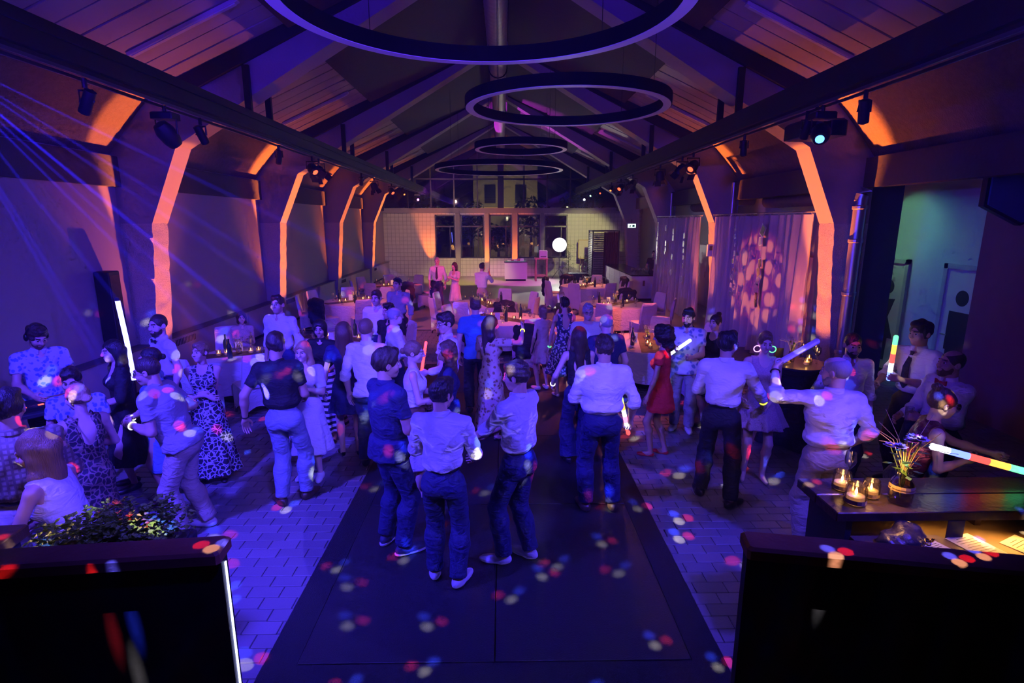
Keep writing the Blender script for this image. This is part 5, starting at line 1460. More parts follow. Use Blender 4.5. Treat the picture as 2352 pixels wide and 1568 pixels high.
P['pattern'] = person('curly-haired man with moustache in pale patterned shirt', 2.64, 7.42, 1.76, 158, hair=('crop','black'), beard='black', skin=1, head=(-12,6,0),
    top=dict(kind='short', m=FLORS, hem=-.05, g=.022), bottom=('trousers', LGREY), L=(-.10,.34,1.16), Rr=(.16,.32,1.24), hands=('grip','grip'), shoes=('sneaker','white_sneaker'), build=1.08)
P['bun'] = person('dark-haired woman with top bun in black by the curtain', 3.06, 7.50, 1.66, 128, 'f', hair=('topbun','dark'), skin=2, top=dict(kind='tank', m=BLACKC), bottom=('skirt', BLACKC, .5, .24), L='bend', Rr='down')
P['whiteglasses'] = person('dark-haired man in white shirt with glasses and black trousers, back turned', 2.36, 5.36, 1.84, -26, hair=('thick','black'), glasses='clear', skin=1, head=(-26,4,0),
    top=dict(kind='shirt', m=WHITE, **SB), bottom=('trousers', BLACKC), belt=BELT, L='bend', Rr=(.36,.30,1.02), hands=('relax','grip'), shoes=('shoe','black_leather'), feet=((-.16,.06,24),(.14,-.10,-34)), extras=(('band',1,G_YEL),))
P['pink'] = person('barefoot woman in pink lace dress with glowing hoop earrings', 2.98, 5.88, 1.74, 166, 'f', hair=('short','light'), skin=2, head=(2,8,0), mouth=True,
    dress=dict(m=PINK, hem=.66, flare=.30, folds=10, amp=.10, neck=.03), L='front', Rr=(.24,.24,1.04), shoes=None, extras=(('hoops',G_GRN,G_PINK),))
P['raise'] = person('man in white shirt and beige trousers raising a foam stick', 2.86, 4.36, 1.82, -4, hair=('balding','grey'), beard='grey', skin=2, head=(38,4,0),
    top=dict(kind='rolled', m=WHITE, g=.018, w=.010), bottom=('trousers', BEIGE), belt=BELTB, L=(-.42,.16,1.62), Rr=(.26,.14,.98), hands=('grip','relax'), shoes=('shoe','brown_leather'), build=1.18, extras=(('band',0,M_BLACK),))
P['vest'] = person('bald man with dark beard in vest and pale shirt', 3.80, 5.66, 1.76, 172, hair=('buzz','black'), beard='black', skin=1, head=(-4,6,0), top=dict(kind='shirt', m=WHITE, **SB), bottom=('trousers', VEST), L='down', Rr='down')
P['tall'] = person('tall dark-haired man in pale shirt and long tie with light stick', 4.58, 5.72, 1.88, 106, hair=('thick','black'), skin=1, head=(-4,4,0),
    top=dict(kind='rolled', m=WHITE, tie='long', tm=TIEM, **SB), bottom=('trousers', BLACKC), L=(-.10,.34,1.22), Rr='bend', hands=('grip','grip'))
P['bow'] = person('man with red bow tie and receding hair in white shirt', 4.24, 4.86, 1.76, 96, hair=('balding','dark'), beard='brown', skin=1, head=(-6,-6,0),
    top=dict(kind='shirt', m=WHITE, tie='bow', tm=BOWR, **SB), bottom=('trousers', BLACKC), L=(-.08,.32,1.16), Rr='bend', build=1.1, hands=('grip','relax'))
P['leaning'] = person('woman with sunglasses and burgundy top leaning on bar with light stick', 3.30, 4.05, 1.70, -118, 'f', hair=('topbun','brown'), skin=2, glasses='sun', head=(10,8,0), lean=(16,0), twist=8,
    top=dict(kind='tank', m=BURG, w=.006), bottom=('trousers', BLACKC), L=(-.20,.60,1.20), Rr=(-.02,.40,1.165), hands=('grip','relax'))
# --- far in the hall
P['tie'] = person('man in white shirt and dark tie lit red beside the couple', -2.00, 17.9, 1.80, 176, hair=('short','grey'), skin=2, top=dict(kind='shirt', m=WHITE, tie='long', tm=TIEM, **SB), bottom=('trousers', NAVYT))
P['redlit'] = person('dark-haired woman in pale dress lit red at the rear', -1.42, 17.7, 1.65, 140, 'f', hair=('long','black'), skin=2, dress=dict(m=WHITE2, hem=.40, flare=.22, sleeve=.7), L='chest', Rr='bend')
P['photoman'] = person('man in white shirt raising his hands before his face at rear', -.50, 16.1, 1.75, -30, hair=('short','black'), skin=1, top=dict(kind='rolled', m=WHITE, **SB), bottom=('trousers', BEIGE), L='chest', Rr=(.08,.28,1.45))
P['rear_a'] = person('man in white shirt standing between left tables facing camera', -1.98, 9.15, 1.80, 168, hair=('short','dark'), skin=1, top=dict(kind='shirt', m=WHITE, **SB), bottom=('trousers', NAVYT))
P['rear_b'] = person('man in grey shirt standing behind the man at left tables', -2.02, 11.25, 1.80, 160, hair=('short','black'), skin=1, top=dict(kind='shirt', m=GREY, **SB), bottom=('trousers', BLACKC))
P['rear_c'] = person('dark-haired man in black behind the bald man with glasses', -1.62, 8.35, 1.70, 150, hair=('thick','black'), skin=1, top=dict(kind='short', m=BLACKC), bottom=('trousers', BLACKC))
P['seated'] = person('woman in rose blouse sitting with folded arms at left wall', -4.72, 10.15, 1.62, -150, 'f', hair=('bob','dark'), skin=2, seated=True, top=dict(kind='shirt', m=ROSE), bottom=('trousers', BEIGE), L=(-.02,.22,.86), Rr=(.02,.24,.90))
P['bartender'] = person('bartender in black clothes behind the far white counter', 6.05, 21.9, 1.80, 150, hair=('buzz','dark'), skin=1, top=dict(kind='polo', m=BLACKC, hem=-.04), bottom=('trousers', BLACKC), L='bend', Rr='bend')

# --- things held in hands
def stick(name, g, axis_from, axis, length, r, mats_, label, start=-.12, cat='glow stick'):
    """capped tube through a grip point; segments carry their own colours"""
    d = Vector(axis).normalized(); p0 = Vector(axis_from) + d*start
    e = empty(name, p0, 0, label, cat)
    e.rotation_euler = d.to_track_quat('Z', 'Y').to_euler()
    n = len(mats_); L = length/n
    for k, mt in enumerate(mats_):
        prof = [(r, k*L), (r, (k+1)*L)]
        if k == 0: prof = [(r*.6, 0), (r, .012)] + prof[1:]
        if k == n-1: prof = prof[:-1] + [(r, length-.012), (r*.6, length)]
        MB().lathe(prof, n=14).build('segment', mt, e, smooth=True)
    return e
GS = {c: glow('stick_'+c, v, s) for c, v, s in (('white', (.9,.95,1.0), 3.2), ('green', (.12,1.0,.3), 2.6), ('red', (1.0,.06,.05), 3.0), ('blue', (.10,.15,1.0), 5.0), ('orange', (1.0,.35,.05), 3.0), ('pink', (1.0,.25,.6), 2.6), ('lime', (.6,1.0,.15), 2.8))}
FOAM = mat('white_foam_stick', (.78, .76, .82), .6)
g = P['big'][1][1]
stick('light_stick', g, g[0], (-.25, -.05, 1), .42, .021, [GS['red'], GS['white'], GS['pink'], GS['white'], GS['orange'], GS['lime']], 'multicoloured light stick held low by the broad man', -.08)
g = P['raise'][1][0]
stick('foam_stick', g, g[0], (.86, .25, .38), .50, .026, [FOAM], 'unlit white foam stick held up beside pink dress', -.06, 'foam stick')
g = P['pattern'][1][1]
stick('light_stick', g, g[0], (.82, -.05, .62), .44, .022, [GS['green'], GS['white'], GS['white'], GS['white']], 'white and green light stick held by man in patterned shirt', -.22)
g = P['tall'][1][0]
stick('light_stick', g, g[0], (-.05, -.1, 1), .50, .023, [GS['blue'], GS['white'], GS['red'], GS['orange'], GS['green']], 'upright light stick fading blue to green held by tall man', -.05)
g = P['leaning'][1][0]
stick('light_stick', g, (3.42, 3.62, 1.27), (.93, -.30, -.20), .62, .024, [GS['white'], GS['blue'], GS['red'], GS['orange'], GS['green']], 'multicoloured light stick lying over the bar beside leaning woman', -.25)
g = P['glassesman'][1][0]
stick('light_stick', g, g[0], (.18, .0, 1), .44, .018, [GS['red'], GS['red'], GS['red']], 'thin red light stick held by young man with glasses', -.04)
# drinks
M_DRINK = mat('pale_drink', (.75, .6, .5), .3); M_ICE = mat('ice', (.8, .85, .9), .2)
def tumbler(loc, label, r=.034, h=.11, drink=None):
    e = empty('drinking_glass', loc, 0, label, 'glass')
    MB().lathe([(r*.85, 0), (r, h), (r*.93, h), (r*.8, .008)], n=16, cap1=True).build('glass', M_GLASS, e, smooth=True)
    MB().lathe([(r*.78, .009), (r*.86, h*.55)], n=14).build('drink', drink or M_DRINK, e)
    return e
p = P['navypolo'][1][0][0]; tumbler(p - Vector((0,0,.05)), 'dark drink in the hand of man in navy polo', drink=mat('cola', (.06,.02,.01), .2))
p = P['whitedress'][1][0][0]; tumbler(p - Vector((0,0,.05)), 'tall drink held by woman in white dress', .032, .14)
p = P['blond'][1][0][0]
e = empty('cocktail_glass', p - Vector((0,0,.06)), 0, 'pale cocktail in a wide stemmed glass, lit red from below', 'glass')
MB().lathe([(.035,0),(.006,.01),(.005,.07),(.02,.085),(.055,.10),(.058,.15)], n=18, cap1=False).build('glass', M_GLASS, e, smooth=True)
MB().lathe([(.018,.088),(.050,.103),(.053,.140)], n=18).build('drink', M_DRINK, e)
MB().ball((.012,0,.02), .016, 8, 6).build('light_cube', G_ORA, e)
p = P['bow'][1][0][0]; tumbler(p - Vector((0,0,.05)), 'wine glass held by man with red bow tie', .036, .13)
# ------------------------------------------------------------------ banquet tables and covered chairs
M_CLOTH = cl('white_table_linen', (.66, .62, .63)); M_COVER = cl('white_stretch_cover', (.62, .57, .58)); M_RUNNER = cl('brown_table_runner', (.10, .06, .035))
M_JACKET = cl('black_jacket_wool', (.014, .014, .018)); M_WAX = mat('candle_wax', (.8, .72, .55), .5, emit=(1.0, .45, .12), estr=.5); M_FLAME = mat('candle_flame', (1, .7, .3), .4, emit=(1.0, .55, .18), estr=40)
M_JAR = glass_mat('jar_glass', (1.0, .93, .82), .08, .08); M_TWINE = mat('jar_twine', (.32, .22, .11), .9); M_BOTTLE = mat('bottle_glass', (.03, .05, .03), .1); M_CARD = mat('white_card', (.7, .68, .66), .6)
M_STEM = mat('plant_stem', (.07, .12, .04), .7); M_PETAL = mat('pale_petal', (.82, .70, .66), .7, var=.3, vscale=30); M_DRYGRASS = mat('dry_grass', (.42, .30, .14), .8)
def chair_proto():
    # local: seat centre at origin, sitter faces +Y
    a = MB(); w_, d_ = .235, .235
    # stretch cover with an arched hem on every side
    def side(p0, p1):
        n = 10; tp, bt = [], []
        for k in range(n+1):
            t = k/n; x = p0[0]+(p1[0]-p0[0])*t; y = p0[1]+(p1[1]-p0[1])*t
            pull = .035*math.sin(PI*t); nx, ny = -(p1[1]-p0[1]), (p1[0]-p0[0]); L = math.hypot(nx, ny)
            bt.append((x+nx/L*pull, y+ny/L*pull, .02+.13*math.sin(PI*t)**.8)); tp.append((x, y, .46))
        a.rings([bt, tp], False, False, closed=False)
    c = [(-w_,-d_),(w_,-d_),(w_,d_),(-w_,d_)]
    for k in range(4): side(c[k], c[(k+1)%4])
    a.bbox(-w_, w_, -d_, d_, .44, .49, .02)
    seat = a.mesh('seat_cover', M_COVER, True)
    b = MB(); rings = []
    for z, hw, y, th in ((.46,.225,-.215,.035),(.62,.215,-.235,.032),(.80,.205,-.262,.030),(.93,.195,-.285,.026),(.975,.185,-.292,.018),(.985,.17,-.294,.008)):
        pts = []
        for k in range(9):
            t = -1+2*k/8; pts.append((hw*t, y-.025*(1-t*t)-th, z))
        for k in range(9):
            t = 1-2*k/8; pts.append((hw*t, y-.025*(1-t*t)+th, z))
        rings.append(pts)
    b.rings(rings)
    back = b.mesh('back_cover', M_COVER, True)
    l = MB().lathe([(.016,0),(.020,.03),(.018,.10)], n=8); leg = l.mesh('leg', M_BLACK)
    return seat, back, leg
CH = chair_proto()
CHAIRS = []
TABLES = []
def chair(x, y, face, label, group):
    CHAIRS.append((x, y))
    e = empty('banquet_chair', (x, y, .009 if -1.75 < x < 1.85 and y < 11.45 else 0), face, label, 'chair', group)
    put('seat_cover', CH[0], e); put('back_cover', CH[1], e)
    for sx in (-1,1):
        for sy in (-1,1): put('leg', CH[2], e, (sx*.215, sy*.215, 0))
    return e
def jacket_mesh():
    F = Field((-.34,-.46,.25), (.34,-.05,1.08), .02)
    F.cone((-.20,-.285,.93), (.20,-.285,.93), .065, .065, k=.02)
    F.ell((0,-.30,.70), (.25,.075,.34), k=.06)
    for s_ in (-1,1):
        F.cone((s_*.20,-.285,.92), (s_*.255,-.30,.52), .060, .045, k=.03)
        F.ell((s_*.12,-.30,.45), (.11,.05,.14), k=.04)
    v, f = F.nets(); return wrinkle(v, f, .016, 8, 12), f
JV, JF = jacket_mesh()
jm = np_obj('jacket', JV, JF, [M_JACKET]); JME = jm.data; bpy.data.objects.remove(jm)

def candle_jar_parts():
    g = MB().lathe([(.034,0),(.040,.004),(.040,.075),(.036,.085),(.037,.092),(.034,.092),(.033,.075),(.036,.008)], n=16, cap1=False).mesh('jar', M_JAR, True)
    wx = MB().lathe([(.033,.006),(.033,.040),(.004,.042)], n=14).mesh('wax', M_WAX)
    fl_ = MB().lathe([(.001,.042),(.006,.052),(.004,.064),(.001,.074)], n=8).mesh('flame', M_FLAME)
    tw = MB().lathe([(.0415,.012),(.0418,.030)], n=16, cap0=False, cap1=False).mesh('twine', M_TWINE)
    return g, wx, fl_, tw
CJ = candle_jar_parts()
def candle(x, y, z, label, group, s=1.0):
    e = empty('candle_jar', (x, y, z), 0, label, 'candle', group); e.scale = (s, s, s)
    for n_, me in zip(('jar','wax','flame','twine'), CJ): put(n_, me, e)
    return e
WG = MB().lathe([(.034,0),(.034,.003),(.005,.008),(.004,.09),(.012,.100),(.036,.135),(.040,.165),(.034,.215),(.033,.215),(.038,.165),(.034,.137),(.010,.104)], n=14, cap1=True).mesh('wine_glass', M_GLASS, True)
WT = MB().lathe([(.028,0),(.033,.10),(.031,.10),(.026,.006)], n=14).mesh('water_glass', M_GLASS, True)
BT = MB().lathe([(.037,0),(.038,.01),(.038,.18),(.030,.215),(.014,.245),(.013,.30),(.015,.302),(.015,.315)], n=14).mesh('bottle', M_BOTTLE, True)
BTC = MB().lathe([(.037,0),(.038,.01),(.038,.18),(.030,.215),(.014,.245),(.013,.30),(.015,.302),(.015,.315)], n=14).mesh('bottle', M_GLASS, True)
def vase(x, y, z, label, group, seed, s=1.0):
    rr = random.Random(seed); e = empty('flower_vase', (x, y, z), rr.uniform(0,6), label, 'vase', group); e.scale = (s, s, s)
    MB().lathe([(.038,0),(.045,.006),(.048,.07),(.040,.10),(.030,.115),(.032,.14),(.029,.14),(.027,.115),(.037,.098),(.044,.07),(.042,.010)], n=16, cap1=False).build('jar', M_JAR, e, smooth=True)
    MB().lathe([(.0485,.062),(.046,.085)], n=16, cap0=False, cap1=False).build('twine', M_TWINE, e)
    st = MB(); lf = MB(); heads = []
    for k in range(9):
        a = rr.uniform(0, 6.28); d = rr.uniform(.02, .10); hgt = rr.uniform(.20, .30)
        tip = (d*math.cos(a), d*math.sin(a), hgt)
        st.tube([(0,0,.02), (d*.3*math.cos(a), d*.3*math.sin(a), hgt*.6), tip], .0022, 5)
        heads.append(tip)
        for q in range(4):
            t = rr.uniform(.5, .95); p_ = Vector((tip[0]*t, tip[1]*t, hgt*t)); b = rr.uniform(0, 6.28)
            d_ = Vector((math.cos(b), math.sin(b), rr.uniform(-.1,.6)))*.045; w2 = Vector((-math.sin(b), math.cos(b), 0))*.012
            lf.add([p_, p_+d_*.5+w2, p_+d_, p_+d_*.5-w2], [(0,1,2,3)])
    st.build('stems', M_STEM, e); lf.build('leaves', M_LEAF, e)
    for k, t in enumerate(heads[:5]):
        hd_ = MB()
        for ring, (n_, L, up) in enumerate(((6,.030,.15),(6,.024,.6),(5,.016,1.2))):
            for q in range(n_):
                b = 2*PI*q/n_+ring*.5; dv = Vector((math.cos(b)*math.cos(up), math.sin(b)*math.cos(up), math.sin(up)))*L; wv = Vector((-math.sin(b), math.cos(b), 0))*L*.45
                p_ = Vector(t); hd_.add([p_, p_+dv*.6+wv, p_+dv, p_+dv*.6-wv], [(0,1,2,3)])
        hd_.build('blossom', M_PETAL, e)
    gr = MB()
    for k in range(12):
        a = rr.uniform(0, 6.28); L = rr.uniform(.10,.20)
        gr.tube([(0,0,.12), (L*.35*math.cos(a), L*.35*math.sin(a), .26), (L*math.cos(a), L*math.sin(a), .28+rr.uniform(-.02,.10))], .0012, 4)
    gr.build('grasses', M_DRYGRASS, e)
    return e

def round_table(x, y, r, where, seed, chairs, jackets=(), rich=1.0, light=5.0):
    rr = random.Random(seed)
    e = empty('round_table', (x, y, 0), 0, 'round table under white linen ' + where, 'table', 'round banquet tables')
    n = 72; rings = []
    for z, rad, amp in ((.752,.02,0),(.752,r-.02,0),(.745,r,0),(.70,r+.012,.006),(.45,r+.03,.022),(.22,r+.045,.035)):
        rings.append([((rad+amp*math.sin(11*2*PI*k/n+seed)+amp*.5*math.sin(7*2*PI*k/n))*math.cos(2*PI*k/n), (rad+amp*math.sin(11*2*PI*k/n+seed))*math.sin(2*PI*k/n), z) for k in range(n)])
    MB().rings(rings[::-1], False, True).build('cloth', M_CLOTH, e, smooth=True)
    MB().lathe([(r-.03,.70),(r-.01,.71),(r-.01,.735),(r-.03,.74)], n=32).build('tabletop', M_WAIN, e)
    MB().lathe([(.30,0),(.30,.03),(.05,.06),(.05,.70)], n=16).build('pedestal', M_BLACK, e)
    a0 = rr.uniform(0, 3); MB().box(-r*.96, r*.96, -.16, .16, .753, .757, Matrix.Rotation(a0, 4, 'Z')).build('runner', M_RUNNER, e)
    k = 0
    for a in chairs:
        a = R(a); cx, cy = x+(r+.32)*math.cos(a), y+(r+.32)*math.sin(a)
        if any(math.hypot(cx-px, cy-py) < .50 for px, py in PEOPLE_XY): continue
        if any(math.hypot(cx-px, cy-py) < .66 for px, py in CHAIRS) or any(math.hypot(cx-px, cy-py) < pr+.34 and (px, py) != (x, y) for px, py, pr in TABLES): continue
        f_ = math.atan2(y-cy, x-cx)-PI/2 + rr.uniform(-.15,.15)
        chair(cx, cy, f_, 'white chair at ' + ('right', 'far right', 'far', 'far left', 'left', 'near left', 'near', 'near right')[round(math.degrees(a) / 45 - .5) % 8] + ' of table ' + where, 'chairs of the table ' + where)
        if math.degrees(a) in [float(j) for j in jackets] or round(math.degrees(a)) in jackets:
            j = put('jacket', JME, None, (cx, cy, 0), (0, 0, f_)); tag(j, 'black jacket hung over a chair back of table ' + where, 'jacket', 'jackets on chairs of table ' + where)
        k += 1
    z = .757
    vase(x, y, z, 'flowers in a jar on the table ' + where, 'table flowers', seed)
    for q in range(4):
        a = a0 + (0 if q % 2 else PI) + rr.uniform(-.1,.1); d = (.30 if q < 2 else .50)*r
        candle(x+d*math.cos(a), y+d*math.sin(a), z, 'burning candle jar on the table ' + where, 'candles on table ' + where)
    for q in range(int(8*rich)):
        a = 2*PI*q/8+rr.uniform(-.25,.25); d = r*rr.uniform(.60,.80)
        o = put('wine_glass' if q % 3 else 'water_glass', WG if q % 3 else WT, None, (x+d*math.cos(a), y+d*math.sin(a), z-.003)); tag(o, ('stemmed wine glass' if q % 3 else 'small water glass')+' on the table ' + where, 'glass', 'glasses on table ' + where)
    for q in range(3):
        a = a0 + (.8, 2.4, 4.3)[q]; d = r*rr.uniform(.42,.5)
        o = put('bottle', BT if q else BTC, None, (x+d*math.cos(a), y+d*math.sin(a), z-.003)); o.location.z = z-.003; tag(o, ('dark' if q else 'clear')+' glass bottle on the table ' + where, 'bottle', 'bottles on table ' + where)
    o = MB().box(-.055,.055,-.012,.012,0,.16).build('table_card', M_CARD, None, loc=(x+.24*math.cos(a0+1.57), y+.24*math.sin(a0+1.57), z-.002)); o.rotation_euler = (0,0,rr.uniform(-.4,.4)); tag(o, 'upright white card on the table ' + where, 'card', 'table cards')
    lamp('candle_glow', 'POINT', (x, y, z+.20), light*.65, (1.0, .42, .10), size=.12)

TABLES += [(-4.28,9.02,.6),(-2.98,10.25,.8),(-4.0,15.3,.88),(-3.6,19.2,.9),(-.38,14.85,.88),(.15,12.4,.9),(3.0,19.0,.9),(3.1,14.6,.92),(2.75,9.85,.9)]
ALL8 = [22, 67, 112, 157, 202, 247, 292, 337]
round_table(-4.28, 9.02, .60, 'beside the seated woman at left wall', 1, [305, 200], (), .6, 2.2)
round_table(-2.98, 10.25, .80, 'behind the tall man in white shirt', 2, [310, 20], (), .9, 3)
round_table(-4.00, 15.3, .88, 'by the second left post', 3, ALL8, (247,), 1.0, 7)
round_table(-3.60, 19.2, .90, 'far left near the third post', 4, ALL8, (292, 337), 1.0, 7)
round_table(-.38, 14.85, .88, 'in the middle before the couple', 5, [22, 67, 157, 202, 247, 292, 337], (292,), 1.0, 7)
round_table(.15, 12.4, .90, 'behind the woman in beige flower dress', 6, ALL8, (22, 67, 247), 1.0, 7)
round_table(3.00, 19.0, .90, 'at rear right by the white counter', 7, ALL8, (157, 112, 22), 1.0, 8)
round_table(3.10, 14.6, .92, 'on the right before the sheer curtain', 8, ALL8, (67,), 1.0, 9)
round_table(2.75, 9.85, .90, 'behind the woman in red dress', 9, [22, 67, 112, 157, 292, 202], (), .9, 7)
ch = chair(-4.48, 8.05, R(-20), 'covered white chair standing empty in front of leftmost table', None)
ch = chair(-2.60, 8.90, R(8), 'covered white chair with back to camera right of tall man', None)
ch = chair(-4.95, 10.05, R(-150), 'covered white chair under the seated woman', None)
ch = chair(.62, 10.55, R(-10), 'covered white chair alone behind the navy flower dress', None)
j = put('jacket', JME, None, (.62, 10.55, 0), (0, 0, R(-10))); tag(j, 'black jacket over the lone chair behind navy flower dress', 'jacket')

# ------------------------------------------------------------------ black cocktail table on the right
ct = empty('cocktail_table', (3.93, 6.95, 0), 0, 'high cocktail table in black stretch cover beside pink dress', 'table')
n = 48; rings = []
for z, r0, q in ((.02,.34,.10),(.10,.32,.10),(.45,.20,.05),(.75,.19,.03),(.95,.28,.02),(1.06,.38,0),(1.085,.395,0),(1.10,.39,0),(1.10,.01,0)):
    rings.append([((r0+q*math.cos(4*2*PI*k/n))*math.cos(2*PI*k/n), (r0+q*math.cos(4*2*PI*k/n))*math.sin(2*PI*k/n), z) for k in range(n)])
MB().rings(rings).build('stretch_cover', BLACKC, ct, smooth=True)
MB().lathe([(.385,1.10),(.385,1.104)], n=32).build('top', mat('black_top', (.02,.018,.02), .3), ct)
vase(3.90, 7.02, 1.104, 'flowers in a jar on the black cocktail table', None, 31)
for k, (dx, dy) in enumerate(((-.14,-.05),(.08,-.12),(.2,.05))):
    candle(3.93+dx, 6.95+dy, 1.104, 'burning candle jar on the black cocktail table', 'candles on black cocktail table')
for dx, dy in ((.25,-.05),(.18,.18),(.30,.08)):
    o = put('wine_glass', WG, None, (3.93+dx, 6.95+dy, 1.101)); tag(o, 'stemmed wine glass on the black cocktail table', 'glass', 'glasses on black cocktail table')
o = MB().box(-.055,.055,-.01,.01,0,.15).build('menu_card', M_BLACK, None, loc=(3.80,7.15,1.102)); tag(o, 'small dark card standing on the black cocktail table', 'card')
lamp('candle_glow', 'POINT', (3.93, 6.80, 1.30), 6, (1.0, .42, .10), size=.08)

# ------------------------------------------------------------------ bar with raised top, bottom right
M_BARTOP = mat('dark_bar_wood', (.055, .032, .022), .32, var=.5, vscale=7, bump=.15, bscale=30); M_BARSIDE = mat('dark_bar_panel', (.018, .018, .03), .6)
M_CAP = mat('brown_handrail_wood', (.26, .10, .06), .32, var=.35, vscale=9, bump=.1, bscale=30)
bar = empty('bar_counter', (3.7, 3.4, 0), 0, 'dark wooden bar counter with raised top at lower right', 'bar')
for k in range(2):
    MB().bbox(-1.48, 1.4, -.24+.245*k, .0+.245*k, 1.04, 1.10, .006).build('top_board', M_BARTOP, bar)
MB().box(-1.40, -1.36, -.22, .20, 0, 1.04).build('end_panel', M_BARSIDE, bar)
MB().box(-1.36, 1.4, .16, .20, 0, 1.04).build('front_panel', M_BARSIDE, bar)
MB().box(-1.36, 1.4, -.95, .16, .88, .92).build('work_top', mat('work_top', (.16, .11, .06), .45), bar)
MB().box(-1.36, 1.4, -.90, -.86, 0, .88).build('rear_panel', M_BARSIDE, bar)
for x in (-.45, .62): MB().box(x, x+.04, -.1, .14, .92, 1.04).build('bracket', M_BARTOP, bar)
MB().box(-.76, -.65, -.245, -.24, .92, 1.04).build('notice', mat('dark_notice', (.05,.04,.06), .4), bar)
lamp('bar_work_lamp', 'AREA', (3.10, 3.20, 1.03), 4.5, (1.0, .45, .09), (3.05, 3.0, .85), .7, size_y=.06)
o = empty('bar_lamp', (3.10, 3.24, 1.018), 0, 'slim warm lamp strip under the bar top', 'lamp'); MB().bbox(-.30,.30,-.03,.03,0,.02,.004).build('housing', M_BLACK, o); MB().box(-.28,.28,-.02,.02,-.006,0).build('diffuser', mat('warm_strip', (1,.6,.2), .4, emit=(1,.45,.1), estr=3), o)
sw = MB()
for q in range(240):
    x_ = random.uniform(-1.3, 1.3); z_ = .925+random.random()*.09; a_ = random.uniform(0,6)
    sw.add([(x_, .10+random.uniform(-.05,.05), z_), (x_+.02*math.cos(a_), .08, z_+.02), (x_+.012, .10, z_+.03)], [(0,1,2)])
tag(sw.build('garland', mat('dark_garland', (.12,.06,.03), .4), bar), kind='stuff')
for k, (dx, dy, s) in enumerate(((-1.27,.07,1.45),(-1.30,-.13,1.6),(-1.14,-.04,1.35),(-1.245,-.015,.9))):
    candle(3.7+dx, 3.4+dy, 1.10, ('candle jar farthest back in the cluster on the bar', 'broad candle jar nearest the bar edge', 'candle jar next to the vase on the bar', 'small candle jar in the middle of the bar cluster')[k], 'candle jars on the bar', s)
vase(2.71, 3.29, 1.10, 'jar of white flowers and dry grasses on the bar', None, 77, 1.55)
o = put('wine_glass', WG, None, (2.56, 3.60, 1.10)); tag(o, 'tall stemmed wine glass on the bar behind the candles', 'glass')
lamp('candle_glow', 'POINT', (2.57, 3.24, 1.36), 9, (1.0, .45, .12), size=.06)
for k, (x_, y_, rz, w_, h_) in enumerate(((2.80, 3.02, .35, .15, .20), (3.06, 3.05, .28, .20, .26), (3.38, 3.02, .45, .20, .26))):
    o = MB().box(-w_/2, w_/2, -h_/2, h_/2, 0, .003).build('paper_sheet', M_CARD, None, loc=(x_, y_, .921)); o.rotation_euler = (0,0,rz)
    tag(o, ('small printed sheet on the bar work top beside the bag', 'large printed sheet in the middle of bar work top', 'printed sheet at the right end of bar work top')[k], 'paper')
    ln = MB()
    for q in range(9):
        yy = h_*(.36-.085*q); ln.box(-w_*.38*(1 if q % 3 else .6), w_*.36*(1 if q % 4 else .5), yy, yy+.004, .003, .0034)
    ln.build('print_lines', M_ICON, o)
F = Field((-.26,-.2,-.02), (.26,.2,.2), .012); F.ell((0,0,.05), (.17,.10,.06), k=0); F.ell((.08,.03,.09), (.08,.06,.04), k=.03); F.cut((0,0,.0), (0,0,-1)); v, f = F.nets(); v = wrinkle(v, f, .014, 3, 24)
bg = empty('hand_bag', (2.58, 3.06, .922), .3, 'crumpled dark bag with gold chain on bar work top', 'bag'); np_obj('body', v, f, [mat('bag_leather', (.05,.04,.05), .35, bump=.3)], bg)
for q in range(5): MB().torus(.022, .005, (.02+.03*q, -.08, .06), 12, 5, Matrix.Rotation(q*1.3, 3, 'X')).build('chain_link', mat('gold_metal', (.8,.55,.2), .25, metal=.95), bg)
F = Field((-.26,-.2,-.02), (.26,.2,.24), .014); F.ell((0,0,.06), (.20,.13,.09), k=0); F.ell((-.05,.02,.12), (.09,.08,.06), k=.04); F.cut((0,0,.0), (0,0,-1)); v, f = F.nets(); v = wrinkle(v, f, .02, 9, 18)
o = np_obj('folded_cloth', v, f, [mat('dark_bag_cloth', (.05,.04,.03), .7)]); o.location = (3.62, 3.10, .922); tag(o, 'heap of dark folded cloth at right on bar work top', 'cloth')

# ------------------------------------------------------------------ parapets flanking the stair where the camera stands
M_PANEL = mat('black_parapet_panel', (.010, .010, .016), .5, bump=.05)
def parapet(p0, p1, label, led):
    d = Vector((p1[0]-p0[0], p1[1]-p0[1], 0)); L = d.length; a = math.atan2(d.y, d.x)
    e = empty('stair_parapet', (p0[0], p0[1], 0), a, label, 'parapet', 'stair parapets')
    s_ = 1 if p1[0] < p0[0] else -1
    MB().box(0, L, -.03, .03, 0, 1.60).build('panel', M_PANEL, e)
    MB().bbox(-.01, L, -.07, .07, 1.60, 1.65, .012).build('handrail', M_CAP, e)
    if led:
        MB().box(-.006, -.001, -.005, .005, .2, 1.57).build('light_strip', mat('parapet_led', (.7,.75,1), .3, emit=(.5,.55,1.0), estr=4), e)
    return e
parapet((-1.01, 2.0), (-3.6, 1.75), 'dark parapet with wooden rail and thin light strip, lower left', True)
parapet((1.09, 2.0), (3.8, 1.50), 'dark parapet with wooden handrail at lower right', False)
